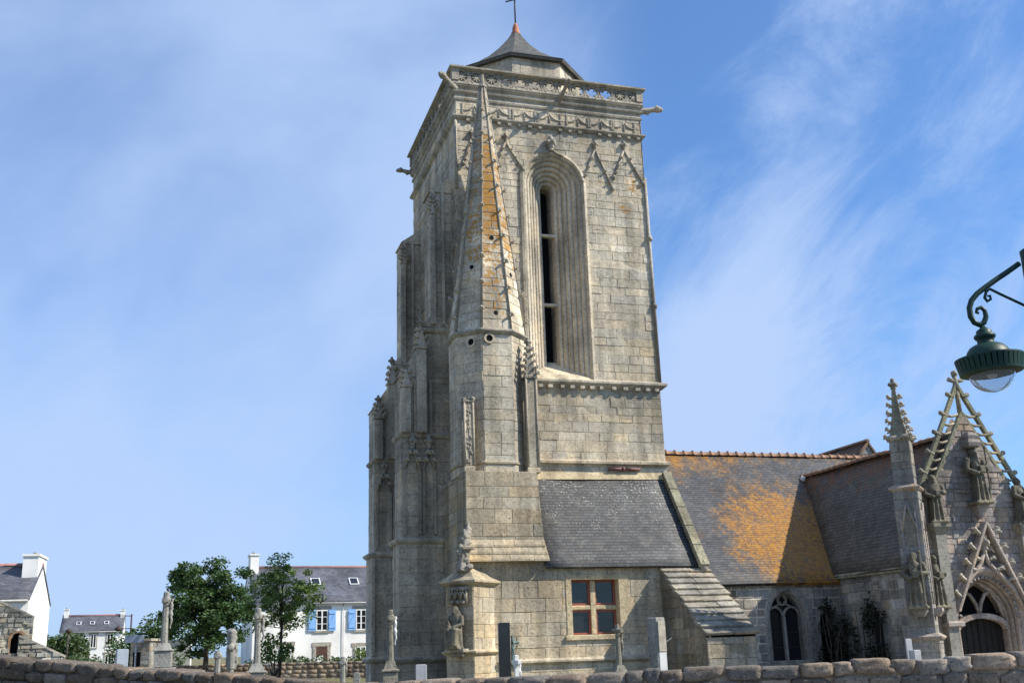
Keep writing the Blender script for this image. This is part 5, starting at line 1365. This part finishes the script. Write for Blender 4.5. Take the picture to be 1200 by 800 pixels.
def hedge(label, x0, x1, yt, Y, d, n, size, name='hedge', bumps=.15):
    a, b = at(x0, yt, Y), at(x1, yt, Y); L = (b - a).length; r = empty(name, (a.x, a.y, 0), math.atan2(b.y - a.y, b.x - a.x), label, 'hedge'); m = MB()
    k = max(4, int(L / .9))
    for i in range(k):
        H = a.z + (b.z - a.z) * i / k + random.uniform(-bumps, bumps)
        leaf_cloud(m, (L * (i + .5) / k, 0, H * .55), (L / k * .8, d, H * .46), n // k, size, .6, 1.25, .6)
    m.build('foliage', M['hedge'], r, fix=False)
hedge('tall rounded green hedge between the near white house and the far cottage', 50, 100, 741, 95, 1.6, 5200, .32, bumps=.2)
hedge('clipped green hedge along the top of the garden wall below the shuttered house', 290, 440, 768, 68, .6, 3000, .2, bumps=.05)
hedge('rough grassy bank bushes beside the far cottage', 60, 118, 767, 70, .8, 1800, .2, name='low_hedge', bumps=.04)
def ivy():
    r = empty('climbing_shrub', CW(12.7, -2.7, 0), PH, 'dark leggy climbing shrub in the shaded corner between nave and porch', 'plant'); m = MB()
    for k in range(9): m.tube([(random.uniform(-.4, .4), random.uniform(-.2, .2), 0), (random.uniform(-.5, .4), random.uniform(-.3, .2), 1.4), (random.uniform(-.6, .4), random.uniform(-.2, .2), 2.4)], [.035, .025, .01], 5)
    for k in range(6): m.tube([(.25, -.6 - .3 * k, 0), (.3, -.5 - .3 * k, 1.4), (.3, -.4 - .35 * k, 2.5)], [.03, .02, .01], 5)
    m.build('stems', M['bark'], r); m = MB()
    for k in range(34):
        if k % 2: c = (random.uniform(-.55, .25), random.uniform(-.1, .2), random.uniform(.2, 2.75))
        else: c = (random.uniform(.1, .36), random.uniform(-2.2, -.1), random.uniform(.2, 2.7))
        leaf_cloud(m, c, (.25, .25, .36), 60, .13, .4, 1.3, .3)
    m.build('foliage', M['ivy'], r, fix=False)
ivy()

# ------------------------------------------------------------------ houses and small things behind
def house(name, label, p, rz, W, D, ze, zr, z0=0, chim=(), skylights=(), over=.25):
    r = empty(name, (p[0], p[1], 0), rz, label, 'house'); m = MB()
    m.rings([[(x, y, z) for y, z in ((0, z0 - 1), (D, z0 - 1), (D, ze), (D / 2, zr - .06), (0, ze))] for x in (-W, 0)]); m.build('wall', M['white'], r)
    m = MB(); sl = (zr - ze) / (D / 2)
    roof_quad(m, (-W - .05, -over, ze - sl * over + .06), (.05, -over, ze - sl * over + .06), (.05, D / 2, zr + .06), (-W - .05, D / 2, zr + .06), .1)
    roof_quad(m, (.05, D + over, ze - sl * over + .06), (-W - .05, D + over, ze - sl * over + .06), (-W - .05, D / 2, zr + .06), (.05, D / 2, zr + .06), .1)
    rf = m.build('roof', M['slate_house'], r)
    m = MB(); m.tube([(-W - .05, D / 2, zr + .06), (.05, D / 2, zr + .06)], .13, 7); m.build('ridge_row', M['ridge_pink'], rf)
    m = MB(); m.tube([(-W, -over, ze - sl * over - .02), (0, -over, ze - sl * over - .02)], .06, 6); m.build('gutter', M['greyslab'], rf)
    for (x, w, d, zt) in chim:
        m = MB(); m.box(x - w / 2, x + w / 2, D / 2 - d / 2, D / 2 + d / 2, ze, zt, T1, .02); m.box(x - w / 2 - .07, x + w / 2 + .07, D / 2 - d / 2 - .07, D / 2 + d / 2 + .07, zt, zt + .12); c = m.build('chimney', M['white'], rf)
        m = MB(); m.lathe([(.14, zt + .1), (.12, zt + .26), (.15, zt + .30)], (x, D / 2, 0), 8); m.build('chimney_pot', M['lintel'], rf)
    for (x, f, w, h) in skylights:
        y = D / 2 * f; z = ze + sl * y + .07; n = Vector((0, -sl, 1)).normalized(); v = Vector((0, 1, sl)).normalized(); m = MB()
        m.obox(Vector((x, y, z)) + n * .05, (w / 2, 0, 0), v * h / 2, n * .06); m.build('skylight', M['skyglass'], rf)
        m = MB(); m.obox(Vector((x, y, z)) + n * .115, (w / 2 - .09, 0, 0), v * (h / 2 - .09), n * .01); m.build('skylight_pane', M['pane'], rf)
    return r
def hwindow(r, x0, x1, z0, z1, shutters=0.0, y=0.0, lint=True, cross=True):
    m = MB(); 
    m.box(x0, x1, y - .03, y + .02, z0, z1)
    w = m.build('window', M['dark'], r); m = MB(); e = .07; fy = y - .06
    for (a, b, c, d) in ((x0, x0 + e, z0, z1), (x1 - e, x1, z0, z1), (x0 + e, x1 - e, z0, z0 + e), (x0 + e, x1 - e, z1 - e, z1), ((x0 + x1) / 2 - .05, (x0 + x1) / 2 + .05, z0 + e, z1 - e)): m.box(a, b, fy, y - .031, c, d)
    if cross:
        for k in (1, 2): m.box(x0 + e, (x0 + x1) / 2 - .05, fy + .005, y - .031, z0 + (z1 - z0) * k / 3 - .02, z0 + (z1 - z0) * k / 3 + .02); m.box((x0 + x1) / 2 + .05, x1 - e, fy + .005, y - .031, z0 + (z1 - z0) * k / 3 - .02, z0 + (z1 - z0) * k / 3 + .02)
    m.build('window_frame', M['whitepaint'], w)
    if lint:
        m = MB(); m.box(x0 - .28, x1 + .28, y - .05, y + .03, z1, z1 + .28); m.box(x0 - .18, x1 + .18, y - .1, y + .03, z0 - .14, z0); m.box(x0 - .16, x0, y - .045, y + .03, z0, z1); m.box(x1, x1 + .16, y - .045, y + .03, z0, z1); m.build('stone_surround', M['lintel'], w)
    if shutters:
        for s in (-1, 1):
            a = x0 - .05 - shutters if s < 0 else x1 + .05; m = MB(); m.box(a, a + shutters, y - .12, y - .06, z0 - .02, z1 + .02)
            for k in (.15, .85): zz = z0 + (z1 - z0) * k; m.box(a + .03, a + shutters - .03, y - .16, y - .12, zz - .06, zz + .06)
            m.bar((a + .06, y - .13, z0 + .4), (a + shutters - .06, y - .13, z1 - .4), .1, .05, (0, 1, 0)); m.build('shutter', M['blue'], w)
    return w
# blue-shuttered house
HY = 88.0
HR = R(20); ho = at(297, 703, 84.0)
def onh(px, py):
    """point on the front wall of the shuttered house: distance along it and height"""
    d = at(px, py, 1.0) - Vector((0, 0, EYE)); nx, ny = math.sin(HR), -math.cos(HR)
    k = (nx * ho.x + ny * ho.y) / (nx * d.x + ny * d.y); p = Vector((0, 0, EYE)) + d * k
    return (p.x - ho.x) * math.cos(HR) + (p.y - ho.y) * math.sin(HR), p.z
HW = onh(437, 703)[0] + 5.0
ze_, zr_ = onh(400, 703)[1], onh(400, 703)[1] + 2.75
hs = house('white_house', 'long white house with blue shutters and a slate roof, behind the garden wall', (ho.x + HW * math.cos(HR), ho.y + HW * math.sin(HR)), HR, HW, 7.6, ze_, zr_, .3, [(-HW + .35, .65, 1.5, zr_ + .95)],
           [(onh(377.5, 703)[0] - HW - .2, .52, .75, .95), (onh(424, 703)[0] - HW - .25, .52, .75, .95)])
lx = lambda px: onh(px, 730)[0] - HW
m = MB(); m.tube([(lx(402), -.08, -.2), (lx(402), -.08, ze_ - .1)], .03, 6); m.build('downpipe', M['greyslab'], hs)
lz = lambda px, py: onh(px, py)[1]
for (a, b) in ((370.5, 384), (417, 429)): hwindow(hs, lx(a), lx(b), lz(400, 738), lz(400, 714), .55)
hwindow(hs, lx(416.5), lx(429), lz(420, 771), lz(420, 757), 0)
hwindow(hs, lx(330), lx(342), lz(330, 771), lz(330, 756), 0)
m = MB(); x0, x1 = lx(371), lx(384); zt = lz(375, 757); m.box(x0, x1, -.04, .02, .0, zt); d = m.build('door', M['brown'], hs)
m = MB(); m.box(x0 - .3, x1 + .3, -.06, .03, zt, zt + .3); m.box(x0 - .25, x0, -.055, .03, .0, zt); m.box(x1, x1 + .25, -.055, .03, .0, zt); m.build('stone_surround', M['lintel'], d)
m = MB(); x0, x1 = lx(362), lx(392); zq = lz(375, 774); m.rings([[(x, y, z) for x, z in ((x0, -.3), (x1, -.3), (x1, zq + .15), (x1 - .45, zq + .25), (x1 - .6, zq - .1), (x0 + .7, zq - .1), (x0 + .55, zq + .4), (x0, zq + .3))] for y in (-3.2, -2.9)]); m.build('white_step_wall', M['white'], hs)
# near white house with the lit gable
g = at(33.5, 705, 58)
h1 = house('white_house', 'white house cut by the left edge, with a bright gable end and a stout chimney', (g.x, g.y), R(14), 12, 6.6, 4.85, 6.75, 0, [(-.42, .8, 2.5, 7.2)], (), .15)
m = MB(); m.box(-.95, -.1, -.05, .02, 3.9, 4.55); m.build('gable_patch', M['whitepaint'], h1) if False else None
hwindow(h1, -2.6, -1.5, 2.6, 3.9, 0, 0, False)
# far cottage
p = at(144, 740, 150)
h2 = house('white_cottage', 'small far white cottage with three skylights and two chimneys', (p.x, 150), R(17), 7.9, 6.0, 5.5, 7.5, 1.0, [(-.3, .55, .9, 8.1), (-7.5, .55, .9, 8.3)], [(-5.7, .45, .6, .7), (-4.0, .45, .6, .7), (-2.2, .45, .6, .7)])
for (a, b, c, d) in ((-1.95, -1.15, 3.55, 5.0), (-5.9, -5.2, 3.9, 5.0), (-2.05, -1.25, .9, 2.4), (-4.0, -3.3, 3.3, 5.0)): hwindow(h2, a, b, c, d, 0, 0, True, False)
# stone outbuilding at the left edge
def outbuilding():
    a = at(40, 722, 35); r = empty('stone_outbuilding', (a.x, a.y, 0), R(25), 'old rubble stone outbuilding with a small dark arch, cut by the left edge', 'building'); m = MB(); tf = tone(.62, 1.15, .05, .2)
    W = 4.2; top = lambda u: 3.0 + .5 * (W - u) / 1.15 * 1.0
    slope = .48; H = 2.98
    uL = lambda v: 0
    uR = lambda v: W if v <= H else max(.05, W - (v - H) / slope)
    ashlar(m, (-W, 0, 0), (1, 0, 0), (0, 0, 1), (0, -1, 0), 0, H + 1.9, uL, uR, [arch_half(.19, .0, 2.32, 1.9)(W - .42)], [1.9, 2.32, H], hc=(.10, .20), wc=(.12, .36), jt=.03, tf=tf, rough=.05, mort=(1.5, 1.45, 1.3, 0))
    ashlar(m, (0, 0, 0), (0, 1, 0), (0, 0, 1), (1, 0, 0), 0, H, 0, 4, hc=(.2, .3), wc=(.25, .6), tf=tf)
    ashlar(m, (-.40, -.12, 0), (1, 0, 0), (0, 0, 1), (0, -1, 0), 0, 2.42, 0, lambda v: 1.4 if v < 1.75 else max(.05, 1.4 - (v - 1.75) * 2.0), snap=[1.75], hc=(.10, .18), wc=(.12, .34), jt=.03, tf=tf, rough=.05)
    m.build('wall', M['grave'], r, fix=False)
    m = MB(); arch_plate(m, (-.42, 0, 0), (1, 0, 0), (0, -1, 0), .19, 0, 2.32, 1.9, 0, .25); m.build('arch_void', M['dark'], r)
    m = MB(); arch_sweep(m, (-.42, 0, 0), (1, 0, 0), (0, -1, 0), [(-.07, .0), (-.07, -.03), (0, -.03), (0, .25)], .19, 0, 2.32, 1.9, (1.2, .9, .7, 0), 8); m.build('arch_ring', M['rubble'], r, fix=False)
    m = MB(); roof_quad(m, (.03, 4.0, H + .02), (.03, -.03, H + .02), (-W, -.03, H + .02 + (W + .03) * slope), (-W, 4.0, H + .02 + (W + .03) * slope), .07); m.build('roof', M['grave'], r)
    m = MB(); m.rings([[(-.40, -.15, 2.40), (-.36, -.15, 2.46), (1.02, -.15, 1.79), (1.0, -.15, 1.73)], [(-.40, -.02, 2.40), (-.36, -.02, 2.46), (1.02, .5, 1.79), (1.0, .5, 1.73)]], (1.1, 1.05, 1.0, 0)); m.build('ramp_coping', M['grave'], r)
outbuilding()
# small far street lamps, sign and shed
def far_lamp(label, px, py_t, Y, arm):
    p = at(px, py_t, Y); r = empty('street_lamp', (p.x, p.y, 0), 0, label, 'street lamp', 'small street lamps in the distance'); m = MB(); m.tube([(0, 0, 0), (0, 0, p.z)], [.07, .05], 7); m.build('post', M['iron'], r)
    if arm:
        m = MB(); m.tube([(0, 0, p.z - .12), (-.9, 0, p.z - .08)], .03, 6); m.tube([(0, 0, p.z - .9), (-.75, 0, p.z - .9)], .03, 6); m.build('bracket', M['iron'], r)
        m = MB(); m.lathe([(.05, p.z - .7), (.22, p.z - .85), (.26, p.z - .98), (.12, p.z - 1.05)], (-.8, 0, 0), 10); m.build('lantern', M['iron'], r)
    else:
        m = MB(); m.lathe([(.06, p.z - .02), (.2, p.z - .1), (.22, p.z - .2), (.1, p.z - .34)], (0, 0, 0), 10); m.build('lantern', M['iron'], r)
far_lamp('thin dark lamp post with a side bracket, against the right end of the far cottage', 154.5, 719, 72, True)
far_lamp('small post-top street lamp in front of the tall green hedge', 80.5, 736, 80, False)
p = at(159, 749, 58); r = empty('road_sign', (p.x, p.y, 0), 0, 'blank blue-grey direction board on a post, left of the tall slim calvary cross', 'sign'); m = MB(); m.box(-.55, .42, -.03, .03, p.z - .16, p.z + .22, T1, .01); m.build('board', M['sign'], r)
m = MB(); m.tube([(.02, .06, 0), (.02, .06, p.z + .1)], .045, 7); m.build('post', M['greyslab'], r)
p = at(172, 748, 64); r = empty('stone_shed', (p.x, p.y, 0), 0, 'small stone shed with a flat roof behind the direction board', 'building'); m = MB(); tf = tone(.7, 1.2)
ashlar(m, (-.9, 0, 0), (1, 0, 0), (0, 0, 1), (0, -1, 0), 0, p.z - .12, 0, 1.1, [lambda v: (.15, .6) if v < 2.0 else None], [2.0], hc=(.2, .3), wc=(.3, .6), tf=tf); ashlar(m, (.2, 0, 0), (0, 1, 0), (0, 0, 1), (1, 0, 0), 0, p.z - .12, 0, 2.5, hc=(.2, .3), wc=(.3, .6), tf=tf); m.build('wall', M['grave'], r, fix=False)
m = MB(); m.box(-1.0, .3, -.15, 2.6, p.z - .12, p.z + .02); m.build('roof', M['lintel'], r); m = MB(); m.box(-.85, -.2, .3, .35, 0, 2.1); m.build('doorway', M['dark'], r)
p = at(180, 752, 66); r = empty('white_garden_wall', (p.x, p.y, 0), 0, 'short white rendered wall behind the pedestal of the tall slim calvary cross', 'wall'); m = MB(); m.box(-.9, 2.2, 0, .25, 0, p.z); m.build('wall', M['white'], r); m = MB(); m.box(-.95, 2.25, -.05, .3, p.z, p.z + .07); m.build('coping', M['greyslab'], r)

# ------------------------------------------------------------------ the near street lamp
def street_lamp():
    K = .92
    Y = 8.0; g = lambda x, y: at(x, y, Y)
    top = g(1199.5, 294); r = empty('street_lamp', (top.x + .02, Y, 0), 0, 'dark green bracket street lamp with a domed canopy, at the right edge', 'street lamp')
    O = Vector((top.x + .02, Y, 0)); L = lambda x, y: g(x, y) - O
    z = top.z; m = MB(); m.lathe([(.16, 0), (.16, .12), (.12, .2), (.10, .9), (.12, 1.0), (.085, 1.1), (.075, z - .05), (.078, z), (.05, z + .02)], (.03, 0, 0), 16); m.build('post', M['lampgreen'], r)
    m = MB(); P = [(1194, 309), (1180, 319), (1168, 327), (1154, 337), (1145, 344), (1138.5, 352), (1136, 361), (1137.5, 371), (1142, 378), (1148, 380.5), (1153, 378), (1155.5, 371), (1154, 364), (1149.5, 360), (1145, 362), (1144, 366), (1147, 367)]
    m.tube([L(*p) for p in P], [.022] * 10 + [.021, .02, .018, .016, .014, .012, .011], 10); m.build('bracket_arm', M['lampgreen'], r)
    m = MB(); P = [(1202, 358.5), (1186, 351), (1172, 344.5), (1160, 338.5), (1155.5, 342), (1154, 349), (1157, 353), (1161, 350.5), (1160, 346), (1157.5, 347)]
    m.tube([L(*p) for p in P], [.011] * 4 + [.012, .013, .012, .011, .01, .009], 8); m.build('scroll_strut', M['lampgreen'], r)
    c = L(1151, 379); d = (L(1167, 462) - c).normalized(); ax = -d
    s = (L(1167, 462) - c).length; q = s / .52
    m = MB(); m.tube([c, c + d * .05], .014, 8)
    m.lathe([(.018, -.02), (.03, -.04), (.05, -.05), (.062, -.062), (.062, -.08), (.08, -.09), (.088, -.105), (.08, -.12), (.068, -.13), (.066, -.155), (.078, -.165), (.105, -.172), (.135, -.187), (.160, -.215), (.176, -.25), (.184, -.285), (.198, -.295), (.198, -.31)], c, 32, T1, True, ax, 0.0, K); cn = m.build('canopy', M['lampgreen'], r)
    m = MB(); m.lathe([(.182, -.29), (.258, -.270), (.270, -.272), (.270, -.285), (.256, -.29)], c, 36, T1, False, ax, 0.0, K); m.lathe([(.19, -.385), (.240, -.372), (.250, -.377), (.247, -.392), (.19, -.405)], c, 36, T1, False, ax, 0.0, K)
    C = ax.normalized(); A = C.orthogonal().normalized(); B = C.cross(A)
    for k in range(36):
        a = 2 * PI * k / 36; rd = A * math.cos(a) + B * math.sin(a); tg = C.cross(rd)
        p, p2 = c + rd * .264 * K - C * .282, c + rd * .243 * K - C * .378
        m.obox((p + p2) / 2, (p - p2) / 2, tg * .0165, rd * .005)
    m.build('slotted_gallery', M['lampgreen'], r)
    m = MB(); m.lathe([(.01, -.345), (.12, -.350), (.19, -.378), (.195, -.385), (.18, -.390), (.01, -.357)], c, 32, T1, True, ax, 0.0, K); m.build('reflector', M['chrome'], r)
    m = MB(); pr = []; pi2 = []
    for k in range(11): a = PI / 2 * k / 10; pr.append((.180 * math.cos(a) + .001, -.388 - .150 * math.sin(a)))
    for k in range(11): a = PI / 2 * (10 - k) / 10; pi2.append((.175 * math.cos(a) + .001, -.388 - .145 * math.sin(a)))
    m.lathe(pr + pi2, c, 32, T1, True, ax, 0.0, K); m.build('glass_dome', M['glass'], r)
    m = MB(); m.lathe([(.025, -.34), (.025, -.37), (.035, -.38), (.04, -.40), (.03, -.425), (.005, -.435)], c, 14, T1, True, ax); m.build('bulb', M['marble'], r)
street_lamp()
